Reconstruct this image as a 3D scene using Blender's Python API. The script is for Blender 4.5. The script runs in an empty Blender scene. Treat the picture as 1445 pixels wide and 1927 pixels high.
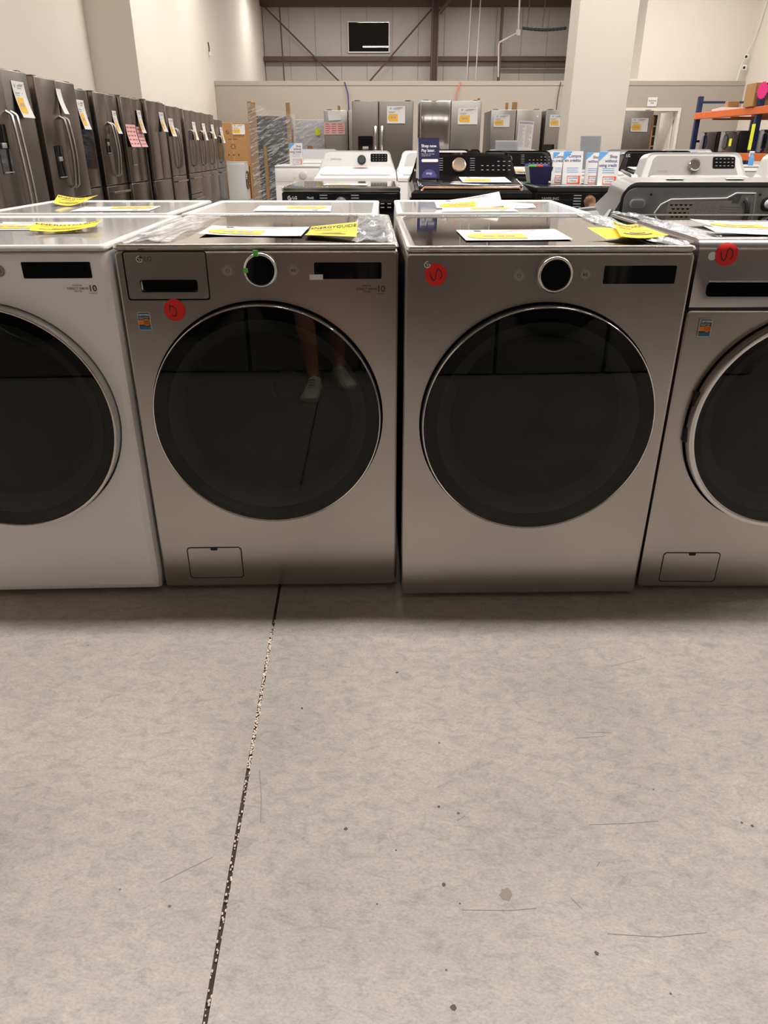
import bpy, bmesh, math, random
from mathutils import Vector, Matrix
R = math.radians
PI = math.pi
random.seed(7)
SC = bpy.context.scene
COL = SC.collection

# ------------------------------------------------------------------ camera, world, exposure
cd = bpy.data.cameras.new('camera')
cd.sensor_fit = 'HORIZONTAL'
cd.sensor_width = 36.0
cd.lens = 36.0 * 1370.0 / 1445.0
cd.clip_start = 0.02
cam = bpy.data.objects.new('camera', cd)
COL.objects.link(cam)
cam.location = (0, 0, 1.195)
cam.rotation_euler = (R(90 - 26.68), 0, 0)
SC.camera = cam
w = bpy.data.worlds.new('world')
w.use_nodes = True
w.node_tree.nodes['Background'].inputs[0].default_value = (1, .95, .9, 1)
w.node_tree.nodes['Background'].inputs[1].default_value = 0.05
SC.world = w
vs = SC.view_settings
vs.view_transform = 'Standard'
vs.look = 'None'
vs.gamma = 1
vs.use_curve_mapping = False
vs.exposure = 0.0
SC.cycles.max_bounces = 10
SC.cycles.glossy_bounces = 6
SC.cycles.transparent_max_bounces = 16
SC.cycles.sample_clamp_indirect = 6.0
SC.cycles.caustics_reflective = False
SC.cycles.caustics_refractive = False

LAMP_Z = 5.5
LAMP_W = {-9.0: 15, 2.6: 140, 9.0: 62, 15.0: 80, 18.6: 70, 26.5: 80}   # watts per fixture of each row
LAMP_X = (-2.6, -0.2, 2.2, 4.6, 7.0)

# ------------------------------------------------------------------ materials
MATS = {}


def mat(name, col, rough=.5, metal=0., noise=0., nscale=8., bump=0., bscale=40., stretch=None, spec=.5, alpha=1.,
        emit=0., coat=0., trans=0., rnoise=0.):
    if name in MATS:
        return MATS[name]
    m = bpy.data.materials.new(name)
    m.use_nodes = True
    nt = m.node_tree
    b = nt.nodes['Principled BSDF']
    b.inputs['Base Color'].default_value = (*col, 1)
    b.inputs['Roughness'].default_value = rough
    b.inputs['Metallic'].default_value = metal
    b.inputs['Specular IOR Level'].default_value = spec
    b.inputs['Alpha'].default_value = alpha
    b.inputs['Coat Weight'].default_value = coat
    b.inputs['Coat Roughness'].default_value = .05
    b.inputs['Transmission Weight'].default_value = trans
    if emit:
        b.inputs['Emission Color'].default_value = (*col, 1)
        b.inputs['Emission Strength'].default_value = emit
    if noise or bump or rnoise:
        tc = nt.nodes.new('ShaderNodeTexCoord')
        mp = nt.nodes.new('ShaderNodeMapping')
        nt.links.new(tc.outputs['Object'], mp.inputs['Vector'])
        if stretch:
            mp.inputs['Scale'].default_value = stretch
    if noise:
        n = nt.nodes.new('ShaderNodeTexNoise')
        n.inputs['Scale'].default_value = nscale
        n.inputs['Detail'].default_value = 6
        nt.links.new(mp.outputs[0], n.inputs['Vector'])
        mx = nt.nodes.new('ShaderNodeMix')
        mx.data_type = 'RGBA'
        mx.inputs[6].default_value = (*[c * (1 - noise) for c in col], 1)
        mx.inputs[7].default_value = (*[min(1, c * (1 + noise)) for c in col], 1)
        nt.links.new(n.outputs['Fac'], mx.inputs[0])
        nt.links.new(mx.outputs[2], b.inputs['Base Color'])
    if bump:
        n2 = nt.nodes.new('ShaderNodeTexNoise')
        n2.inputs['Scale'].default_value = bscale
        n2.inputs['Detail'].default_value = 4
        nt.links.new(mp.outputs[0], n2.inputs['Vector'])
        bp = nt.nodes.new('ShaderNodeBump')
        bp.inputs['Strength'].default_value = bump
        bp.inputs['Distance'].default_value = .01
        nt.links.new(n2.outputs['Fac'], bp.inputs['Height'])
        nt.links.new(bp.outputs[0], b.inputs['Normal'])
    if rnoise:
        n3 = nt.nodes.new('ShaderNodeTexNoise')
        n3.inputs['Scale'].default_value = nscale
        nt.links.new(mp.outputs[0], n3.inputs['Vector'])
        mr = nt.nodes.new('ShaderNodeMapRange')
        mr.inputs['To Min'].default_value = rough - rnoise
        mr.inputs['To Max'].default_value = rough + rnoise
        nt.links.new(n3.outputs['Fac'], mr.inputs['Value'])
        nt.links.new(mr.outputs[0], b.inputs['Roughness'])
    MATS[name] = m
    return m


def glass_mat(name, tint, rough, ior=1.5, gloss=1.0, bump=0., bscale=30., stretch=None):
    """thin sheet glass or film: fresnel mix of a clear tint and a mirror"""
    m = bpy.data.materials.new(name)
    m.use_nodes = True
    nt = m.node_tree
    for n in list(nt.nodes):
        nt.nodes.remove(n)
    out = nt.nodes.new('ShaderNodeOutputMaterial')
    tr = nt.nodes.new('ShaderNodeBsdfTransparent')
    tr.inputs[0].default_value = (*tint, 1)
    gl = nt.nodes.new('ShaderNodeBsdfGlossy')
    gl.inputs['Color'].default_value = (gloss, gloss, gloss, 1)
    gl.inputs['Roughness'].default_value = rough
    fr = nt.nodes.new('ShaderNodeFresnel')
    fr.inputs['IOR'].default_value = ior
    mx = nt.nodes.new('ShaderNodeMixShader')
    nt.links.new(fr.outputs[0], mx.inputs[0])
    nt.links.new(tr.outputs[0], mx.inputs[1])
    nt.links.new(gl.outputs[0], mx.inputs[2])
    nt.links.new(mx.outputs[0], out.inputs[0])
    if bump:
        tc = nt.nodes.new('ShaderNodeTexCoord')
        mp = nt.nodes.new('ShaderNodeMapping')
        nt.links.new(tc.outputs['Object'], mp.inputs[0])
        if stretch:
            mp.inputs['Scale'].default_value = stretch
        n = nt.nodes.new('ShaderNodeTexNoise')
        n.inputs['Scale'].default_value = bscale
        n.inputs['Detail'].default_value = 5
        nt.links.new(mp.outputs[0], n.inputs[0])
        bp = nt.nodes.new('ShaderNodeBump')
        bp.inputs['Strength'].default_value = bump
        bp.inputs['Distance'].default_value = .03
        nt.links.new(n.outputs['Fac'], bp.inputs['Height'])
        nt.links.new(bp.outputs[0], gl.inputs['Normal'])
        nt.links.new(bp.outputs[0], fr.inputs['Normal'])
    MATS[name] = m
    return m


def concrete_mat():
    m = bpy.data.materials.new('polished_concrete')
    m.use_nodes = True
    nt = m.node_tree
    b = nt.nodes['Principled BSDF']
    tc = nt.nodes.new('ShaderNodeTexCoord')

    def noise(scale, det, st=(1, 1, 1), rough=.55):
        mp = nt.nodes.new('ShaderNodeMapping')
        mp.inputs['Scale'].default_value = st
        mp.inputs['Rotation'].default_value = (0, 0, .5)
        nt.links.new(tc.outputs['Object'], mp.inputs[0])
        n = nt.nodes.new('ShaderNodeTexNoise')
        n.inputs['Scale'].default_value = scale
        n.inputs['Detail'].default_value = det
        n.inputs['Roughness'].default_value = rough
        nt.links.new(mp.outputs[0], n.inputs[0])
        return n

    def ramp(src, stops):
        r = nt.nodes.new('ShaderNodeValToRGB')
        while len(r.color_ramp.elements) < len(stops):
            r.color_ramp.elements.new(.5)
        for e, (p, c) in zip(r.color_ramp.elements, stops):
            e.position = p
            e.color = (*c, 1)
        nt.links.new(src, r.inputs[0])
        return r

    def mix(fac, a, bb, mode='MIX'):
        x = nt.nodes.new('ShaderNodeMix')
        x.data_type = 'RGBA'
        x.blend_type = mode
        if isinstance(fac, float):
            x.inputs[0].default_value = fac
        else:
            nt.links.new(fac, x.inputs[0])
        nt.links.new(a, x.inputs[6])
        nt.links.new(bb, x.inputs[7])
        return x.outputs[2]
    big = ramp(noise(2.2, 8).outputs['Fac'], [(.3, (.262, .243, .222)), (.52, (.318, .295, .268)), (.72, (.362, .335, .302))])
    n1 = noise(26, 9, (1, 1.7, 1), .72)
    n1.inputs['Distortion'].default_value = .8
    mid = ramp(n1.outputs['Fac'], [(.32, (.74, .745, .75)), (.5, (.98, .98, .98)), (.70, (1.14, 1.12, 1.09))])
    fine = ramp(noise(150, 5, (1, 1.5, 1), .75).outputs['Fac'], [(.32, (.78, .78, .78)), (.5, (1, 1, 1)), (.68, (1.14, 1.13, 1.12))])
    c = mix(1.0, big.outputs[0], mid.outputs[0], 'MULTIPLY')
    c = mix(1.0, c, fine.outputs[0], 'MULTIPLY')
    # sparse dark specks
    v = nt.nodes.new('ShaderNodeTexVoronoi')
    v.inputs['Scale'].default_value = 9
    nt.links.new(tc.outputs['Object'], v.inputs['Vector'])
    sp = ramp(v.outputs['Distance'], [(.022, (1, 1, 1)), (.034, (0, 0, 0))])
    n5 = ramp(noise(3.1, 2).outputs['Fac'], [(.50, (0, 0, 0)), (.53, (1, 1, 1))])
    f = mix(1.0, sp.outputs[0], n5.outputs[0], 'MULTIPLY')
    dk = nt.nodes.new('ShaderNodeRGB')
    dk.outputs[0].default_value = (.07, .06, .055, 1)
    c = mix(f, c, dk.outputs[0])
    # long thin scuffs
    wv = noise(1.1, 3, (1, 9, 1), .4)
    sc = ramp(wv.outputs['Fac'], [(.4985, (0, 0, 0)), (.5, (.35, .35, .35)), (.5015, (0, 0, 0))])
    lt = nt.nodes.new('ShaderNodeRGB')
    lt.outputs[0].default_value = (.24, .215, .19, 1)
    msk = ramp(noise(1.7, 2).outputs['Fac'], [(.56, (0, 0, 0)), (.66, (1, 1, 1))])
    f2 = mix(1.0, sc.outputs[0], msk.outputs[0], 'MULTIPLY')
    c = mix(f2, c, lt.outputs[0])
    nt.links.new(c, b.inputs['Base Color'])
    rr = nt.nodes.new('ShaderNodeMapRange')
    rr.inputs['To Min'].default_value = .28
    rr.inputs['To Max'].default_value = .5
    nt.links.new(noise(5, 5).outputs['Fac'], rr.inputs['Value'])
    nt.links.new(rr.outputs[0], b.inputs['Roughness'])
    bp = nt.nodes.new('ShaderNodeBump')
    bp.inputs['Strength'].default_value = .22
    bp.inputs['Distance'].default_value = .004
    nt.links.new(noise(45, 8, (1, 1.6, 1), .7).outputs['Fac'], bp.inputs['Height'])
    nt.links.new(bp.outputs[0], b.inputs['Normal'])
    MATS['concrete'] = m
    return m


def wrap_mat(name='stretch_wrap', col=(.80, .80, .81), rot=(0, R(22), 0), sc=(3.5, 3.5, 20), lo=.10, hi=.95, f0=.47, f1=.68, rough=.18, ns=1.6):
    """stretch film: clear, its milky creases doubling as painted-in glints"""
    m = bpy.data.materials.new(name)
    m.use_nodes = True
    nt = m.node_tree
    b = nt.nodes['Principled BSDF']
    b.inputs['Base Color'].default_value = (*col, 1)
    b.inputs['Roughness'].default_value = rough
    tc = nt.nodes.new('ShaderNodeTexCoord')
    m0 = nt.nodes.new('ShaderNodeMapping')
    m0.inputs['Rotation'].default_value = rot
    nt.links.new(tc.outputs['Object'], m0.inputs[0])
    mp = nt.nodes.new('ShaderNodeMapping')
    mp.inputs['Scale'].default_value = sc
    nt.links.new(m0.outputs[0], mp.inputs[0])
    n = nt.nodes.new('ShaderNodeTexNoise')
    n.inputs['Scale'].default_value = ns
    n.inputs['Detail'].default_value = 7
    n.inputs['Roughness'].default_value = .65
    n.inputs['Distortion'].default_value = .6
    nt.links.new(mp.outputs[0], n.inputs[0])
    mr = nt.nodes.new('ShaderNodeMapRange')
    mr.inputs['From Min'].default_value = f0
    mr.inputs['From Max'].default_value = f1
    mr.inputs['To Min'].default_value = lo
    mr.inputs['To Max'].default_value = hi
    nt.links.new(n.outputs['Fac'], mr.inputs['Value'])
    nt.links.new(mr.outputs[0], b.inputs['Alpha'])
    return m


M = dict(
    wall=mat('cream_paint', (.70, .642, .575), .75, noise=.02, nscale=3),
    tan=mat('tan_paint', (.37, .322, .278), .75, noise=.02, nscale=3),
    siding=mat('metal_siding', (.40, .375, .345), .55, noise=.03, nscale=4),
    brown=mat('primer_brown_steel', (.085, .05, .04), .6, noise=.15),
    ceil=mat('ceiling_insulation', (.55, .53, .5), .9, noise=.05),
    steel=mat('brushed_steel', (.455, .425, .392), .25, 1., bump=.012, bscale=30, stretch=(1, 1, 40), rnoise=.02),
    steel2=mat('cool_brushed_steel', (.36, .335, .335), .27, 1., bump=.012, bscale=30, stretch=(1, 1, 40)),
    topsteel=mat('filmed_steel_top', (.34, .315, .285), .045, 1.),
    rim=mat('bright_steel_rim', (.60, .575, .54), .22, 1.),
    whitetop=mat('filmed_white_top', (.46, .465, .47), .12, bump=.03, bscale=4, coat=.5),
    button=mat('button_plastic', (.27, .25, .235), .4),
    chrome=mat('chrome', (.62, .61, .60), .12, 1.),
    white=mat('white_enamel', (.58, .58, .575), .28, spec=.5, noise=.01),
    silverwhite=mat('silver_white_enamel', (.80, .785, .78), .3, noise=.01),
    black=mat('black_gloss_enamel', (.012, .011, .011), .12),
    matte=mat('matte_black_plastic', (.012, .012, .012), .5),
    dark=mat('gap_shade_and_rubber', (.006, .006, .006), .6),  # rubber parts; also the shade painted into panel gaps and grooves
    panelglass=mat('black_panel_glass', (.004, .004, .005), .05),
    grey=mat('grey_plastic', (.27, .275, .285), .4, noise=.05),
    silver=mat('silver_console', (.30, .285, .275), .4),
    void=mat('recess_shade', (.004, .004, .004), .8, spec=.05),  # near-black without gloss: the shade inside handle slots put into the colour
    lgrey=mat('light_grey_plastic', (.50, .51, .52), .45, noise=.03),
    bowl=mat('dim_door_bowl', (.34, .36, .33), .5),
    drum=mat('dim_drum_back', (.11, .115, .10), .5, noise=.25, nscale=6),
    paper=mat('white_paper', (.66, .66, .66), .7, noise=.01),
    pink=mat('pink_paper', (.72, .42, .42), .7, noise=.03),
    pinkhot=mat('hot_pink_card', (.85, .03, .25), .6),
    yel=mat('energy_yellow', (.85, .62, .01), .6),
    gold=mat('tag_yellow', (.76, .41, .02), .6),
    neon=mat('neon_yellow_note', (.80, .85, .02), .6),
    ink=mat('black_ink', (.02, .02, .02), .6),
    greyink=mat('grey_ink', (.30, .30, .32), .6),
    redink=mat('red_ink', (.45, .06, .06), .6),
    red=mat('red_sticker', (.66, .006, .006), .45),
    navy=mat('navy_card', (.014, .013, .06), .4),
    violet=mat('violet_card', (.065, .055, .22), .4),
    sky=mat('sky_blue_print', (.10, .33, .72), .5),
    blueink=mat('blue_ink', (.02, .03, .20), .5),
    orangeprint=mat('orange_red_print', (.80, .10, .03), .5),
    seal=mat('certified_orange', (.75, .20, .02), .5),
    sealnavy=mat('certified_navy', (.02, .05, .08), .5),
    teal=mat('certified_teal', (.02, .13, .20), .5),
    whiteink=mat('white_ink', (.75, .75, .75), .6),
    green=mat('green_tape', (.10, .50, .06), .5),
    label=mat('pale_label', (.62, .61, .62), .6),
    card=mat('cardboard', (.42, .22, .085), .8, noise=.1, nscale=6),
    wood=mat('raw_pine', (.40, .24, .11), .75, noise=.25, nscale=9, stretch=(6, 6, .6)),
    orange=mat('orange_rack_paint', (.70, .14, .02), .45, noise=.08),
    blue=mat('blue_rack_paint', (.014, .022, .10), .45, noise=.1),
    copper=mat('copper_trim', (.80, .47, .33), .22, 1.),
    golddial=mat('rose_gold_dial', (.80, .62, .50), .25, 1.),
    dsteel=mat('dark_stainless', (.19, .175, .16), .30, 1., bump=.02, bscale=20, stretch=(20, 20, .6)),
    fsteel=mat('filmed_dark_stainless', (.20, .175, .155), .24, 1., bump=.10, bscale=9, stretch=(5, 5, .5), rnoise=.05),
    aisle=mat('dull_dark_steel', (.22, .205, .19), .5, .6),
    msteel=mat('mid_stainless', (.33, .315, .295), .32, 1., bump=.02, bscale=20, stretch=(20, 20, .6)),
    bsteel=mat('bright_stainless', (.66, .645, .63), .10, 1., bump=.35, bscale=1.1, stretch=(6, 1, .02)),
    fridgeside=mat('fridge_side_grey', (.085, .078, .072), .45, noise=.05),
    skin=mat('skin', (.50, .24, .17), .5, noise=.05),
    shoe=mat('worn_white_canvas', (.78, .73, .60), .8, noise=.1),
    sole=mat('rubber_sole', (.62, .58, .50), .7),
    shorts=mat('dark_shorts', (.03, .03, .035), .85),
    shirt=mat('dark_tee', (.05, .05, .06), .85),
    hair=mat('brown_hair', (.05, .03, .02), .7),
    pipe=mat('white_pipe', (.7, .68, .65), .4),
    crumb=mat('joint_debris', (.62, .52, .44), .9, noise=.3, nscale=60),
    jfill=mat('joint_filler', (.05, .038, .03), .9, noise=.5, nscale=50),
    lamp=mat('lamp_diffuser', (1., .95, .88), .5, emit=14.),
    galv=mat('galvanised_steel', (.45, .45, .45), .4, .8, noise=.08),
    bluevalve=mat('blue_valve', (.01, .03, .30), .3),
    redvalve=mat('red_valve', (.5, .01, .01), .3),
    wine=mat('cable_orange', (.6, .16, .06), .6),
)
M['concrete'] = concrete_mat()
M['doorglass'] = glass_mat('smoked_door_glass', (.30, .31, .29), .012, 1.5, .72)
M['film'] = wrap_mat('glint_film', (.70, .76, .82), (0, 0, R(30)), (16, 5, 10), .26, .85, .46, .66, .08, 1.5)  # bluish-white glints painted into the film as streaks of opacity
M['wrap'] = wrap_mat()
M['acrylic'] = glass_mat('clear_acrylic', (.95, .96, .97), .08, 1.5)
M['window'] = glass_mat('dark_window_glass', (.25, .25, .25), .01, 1.5)


# ------------------------------------------------------------------ mesh helpers
class B:
    """collects shapes into one mesh"""

    def __init__(self):
        self.bm = bmesh.new()

    def box(self, x0, x1, y0, y1, z0, z1, bev=0., seg=2):
        mtx = Matrix.Translation(((x0 + x1) / 2, (y0 + y1) / 2, (z0 + z1) / 2)) @ Matrix.Diagonal((abs(x1 - x0), abs(y1 - y0), abs(z1 - z0), 1))
        r = bmesh.ops.create_cube(self.bm, size=1, matrix=mtx)
        if bev:
            es = {e for v in r['verts'] for e in v.link_edges}
            bmesh.ops.bevel(self.bm, geom=list(es), offset=bev, segments=seg, affect='EDGES', profile=.5)
        return self

    def loft(self, loops, cap0=True, cap1=True, closed=True):
        vs = [[self.bm.verts.new(p) for p in lp] for lp in loops]
        n = len(vs[0])
        for a, b in zip(vs[:-1], vs[1:]):
            for i in range(n if closed else n - 1):
                j = (i + 1) % n
                try:
                    self.bm.faces.new((a[i], a[j], b[j], b[i]))
                except ValueError:
                    pass
        if cap0 and closed:
            self.bm.faces.new(list(reversed(vs[0])))
        if cap1 and closed:
            self.bm.faces.new(vs[-1])
        return self

    def lathe(self, prof, c, axis='y', n=48, cap0=False, cap1=False):
        loops = []
        for r, h in prof:
            lp = []
            for i in range(n):
                a = 2 * PI * i / n
                if axis == 'y':
                    lp.append((c[0] + r * math.cos(a), c[1] + h, c[2] + r * math.sin(a)))
                elif axis == 'z':
                    lp.append((c[0] + r * math.cos(a), c[1] + r * math.sin(a), c[2] + h))
                else:
                    lp.append((c[0] + h, c[1] + r * math.cos(a), c[2] + r * math.sin(a)))
            loops.append(lp)
        return self.loft(loops, cap0, cap1)

    def disc(self, c, r, axis='y', n=40, h=.001):
        return self.lathe([(r, 0), (r, -h)], c, axis, n, True, True)

    def prism(self, pts, axis, a0, a1):
        """2D polygon extruded along an axis: x -> pts are (y,z); y -> (x,z); z -> (x,y)"""
        def P(p, a):
            return {'x': (a, p[0], p[1]), 'y': (p[0], a, p[1]), 'z': (p[0], p[1], a)}[axis]
        return self.loft([[P(p, a0) for p in pts], [P(p, a1) for p in pts]])

    def tube(self, pts, r, n=8, cap=True):
        pts = [Vector(p) for p in pts]
        loops = []
        up = None
        for i, p in enumerate(pts):
            t = (pts[min(i + 1, len(pts) - 1)] - pts[max(i - 1, 0)]).normalized()
            if up is None:
                up = Vector((0, 0, 1)) if abs(t.z) < .9 else Vector((0, 1, 0))
            x = t.cross(up).normalized()
            up = x.cross(t).normalized()
            rr = r[i] if isinstance(r, (list, tuple)) else r
            loops.append([tuple(p + x * rr * math.cos(2 * PI * k / n) + up * rr * math.sin(2 * PI * k / n)) for k in range(n)])
        return self.loft(loops, cap, cap)

    def poly(self, pts):
        self.bm.faces.new([self.bm.verts.new(p) for p in pts])
        return self

    def ribbon(self, pts, wd, f):
        """a stroke of width wd through 2D points, mapped by f(u,v)"""
        P = [Vector(p) for p in pts]
        l, r = [], []
        for i, p in enumerate(P):
            t = (P[min(i + 1, len(P) - 1)] - P[max(i - 1, 0)]).normalized()
            nrm = Vector((-t.y, t.x)) * wd / 2
            l.append(f(*(p + nrm)))
            r.append(f(*(p - nrm)))
        return self.loft([l, r], False, False, closed=False)

    def done(self, name, m, parent=None, smooth=40, loc=None):
        bm = self.bm
        bmesh.ops.recalc_face_normals(bm, faces=bm.faces)
        me = bpy.data.meshes.new(name)
        bm.to_mesh(me)
        bm.free()
        if isinstance(m, str):
            m = M[m]
        me.materials.append(m)
        if smooth:
            me.polygons.foreach_set('use_smooth', [True] * len(me.polygons))
            me.set_sharp_from_angle(angle=R(smooth))
        o = bpy.data.objects.new(name, me)
        COL.objects.link(o)
        if parent:
            o.parent = parent
        if loc:
            o.location = loc
        return o


def tag(o, label, cat, group=None, kind=None):
    if label:
        o['label'] = label
    if cat:
        o['category'] = cat
    if group:
        o['group'] = group
    if kind:
        o['kind'] = kind
    return o


def thing(name, label, cat, loc=(0, 0, 0), rz=0., group=None):
    o = bpy.data.objects.new(name, None)
    o.empty_display_size = .1
    COL.objects.link(o)
    o.location = loc
    o.rotation_euler = (0, 0, R(rz))
    return tag(o, label, cat, group)


def struct(o):
    o['kind'] = 'structure'
    return o


def dup(root, loc, rz=None, label=None, group=None):
    r = root.copy()
    COL.objects.link(r)
    r.location = loc
    if rz is not None:
        r.rotation_euler = (0, 0, R(rz))
    if label:
        r['label'] = label
    if group:
        r['group'] = group
    for ch in list(root.children):
        c = ch.copy()
        COL.objects.link(c)
        c.parent = r
        for g in list(ch.children):
            d = g.copy()
            COL.objects.link(d)
            d.parent = c
    return r


def cut(o, cutter):
    """carves the cutter bmesh out of o and throws the cutter away"""
    c = cutter.done('cutter', 'dark', o.parent)
    md = o.modifiers.new('carve', 'BOOLEAN')
    md.object = c
    md.operation = 'DIFFERENCE'
    md.solver = 'EXACT'
    bpy.context.view_layer.update()
    dg = bpy.context.evaluated_depsgraph_get()
    me = bpy.data.meshes.new_from_object(o.evaluated_get(dg))
    o.modifiers.clear()
    old = o.data
    o.data = me
    me.set_sharp_from_angle(angle=R(35))
    bpy.data.objects.remove(c)
    return o


def rrect(cx, cy, wd, h, r, n=6):
    pts = []
    for sx, sy, a0 in ((1, 1, 0), (-1, 1, 90), (-1, -1, 180), (1, -1, 270)):
        for k in range(n + 1):
            a = R(a0 + 90 * k / n)
            pts.append((cx + sx * (wd / 2 - r) + r * math.cos(a), cy + sy * (h / 2 - r) + r * math.sin(a)))
    return pts


def ray_poly(cx, cz, poly, a):
    """where a ray from (cx,cz) at angle a leaves a convex polygon"""
    dx, dz = math.cos(a), math.sin(a)
    best = None
    n = len(poly)
    for i in range(n):
        (x0, z0), (x1, z1) = poly[i], poly[(i + 1) % n]
        ex, ez = x1 - x0, z1 - z0
        den = dx * ez - dz * ex
        if abs(den) < 1e-12:
            continue
        t = ((x0 - cx) * ez - (z0 - cz) * ex) / den
        s = ((x0 - cx) * dz - (z0 - cz) * dx) / den
        if t > 0 and -1e-9 <= s <= 1 + 1e-9:
            best = t if best is None else min(best, t)
    return cx + best * dx, cz + best * dz


TXT = {}


def text_polys(body, size, align='CENTER', bold=0.):
    k = (body, align, round(bold, 4))
    if k not in TXT:
        cu = bpy.data.curves.new('t', 'FONT')
        cu.body = body
        cu.size = 1
        cu.align_x = align
        cu.align_y = 'CENTER'
        cu.offset = bold
        cu.resolution_u = 3
        ob = bpy.data.objects.new('t', cu)
        me = ob.to_mesh()
        TXT[k] = ([tuple(v.co) for v in me.vertices], [tuple(p.vertices) for p in me.polygons])
        ob.to_mesh_clear()
        bpy.data.objects.remove(ob)
        bpy.data.curves.remove(cu)
    v, f = TXT[k]
    return [(x * size, y * size) for x, y, _ in v], f


def lettering(parent, items, m, f, name='lettering'):
    """items: (body, u, v, size[, align[, bold]]) laid on a surface by f(u,v) -> point"""
    V, F = [], []
    for it in items:
        body, u, v, size = it[:4]
        al = it[4] if len(it) > 4 else 'CENTER'
        bo = it[5] if len(it) > 5 else 0.
        pv, pf = text_polys(body, size, al, bo)
        n = len(V)
        V += [f(u + a, v + b) for a, b in pv]
        F += [tuple(i + n for i in p) for p in pf]
    me = bpy.data.meshes.new(name)
    me.from_pydata(V, [], F)
    me.materials.append(M[m] if isinstance(m, str) else m)
    o = bpy.data.objects.new(name, me)
    COL.objects.link(o)
    o.parent = parent
    return o


def front(y=-.0012):
    return lambda u, v: (u, y, v)


def emblem(parent, x, z, r, m, y=-.0015, bg=None):
    """round face emblem: open ring, upright stroke with foot, dot"""
    if bg:
        B().disc((x, y + .0008, z), r, 'y', 28, .0006).done('emblem_ground', bg, parent)
    b = B()
    f = lambda u, v: (x + u, y, z + v)
    b.ribbon([(r * .86 * math.cos(a), r * .86 * math.sin(a)) for a in [R(75 + 285 * k / 28) for k in range(29)]], r * .22, f)
    b.ribbon([(r * .84, 0), (r * .35, 0)], r * .22, f)
    b.ribbon([(0, r * .45), (0, -r * .42), (r * .28, -r * .42)], r * .2, f)
    b.poly([f(-r * .38 + r * .14 * math.cos(a), r * .3 + r * .14 * math.sin(a)) for a in [2 * PI * k / 10 for k in range(10)]])
    return b.done('emblem', m, parent, 0)


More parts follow.
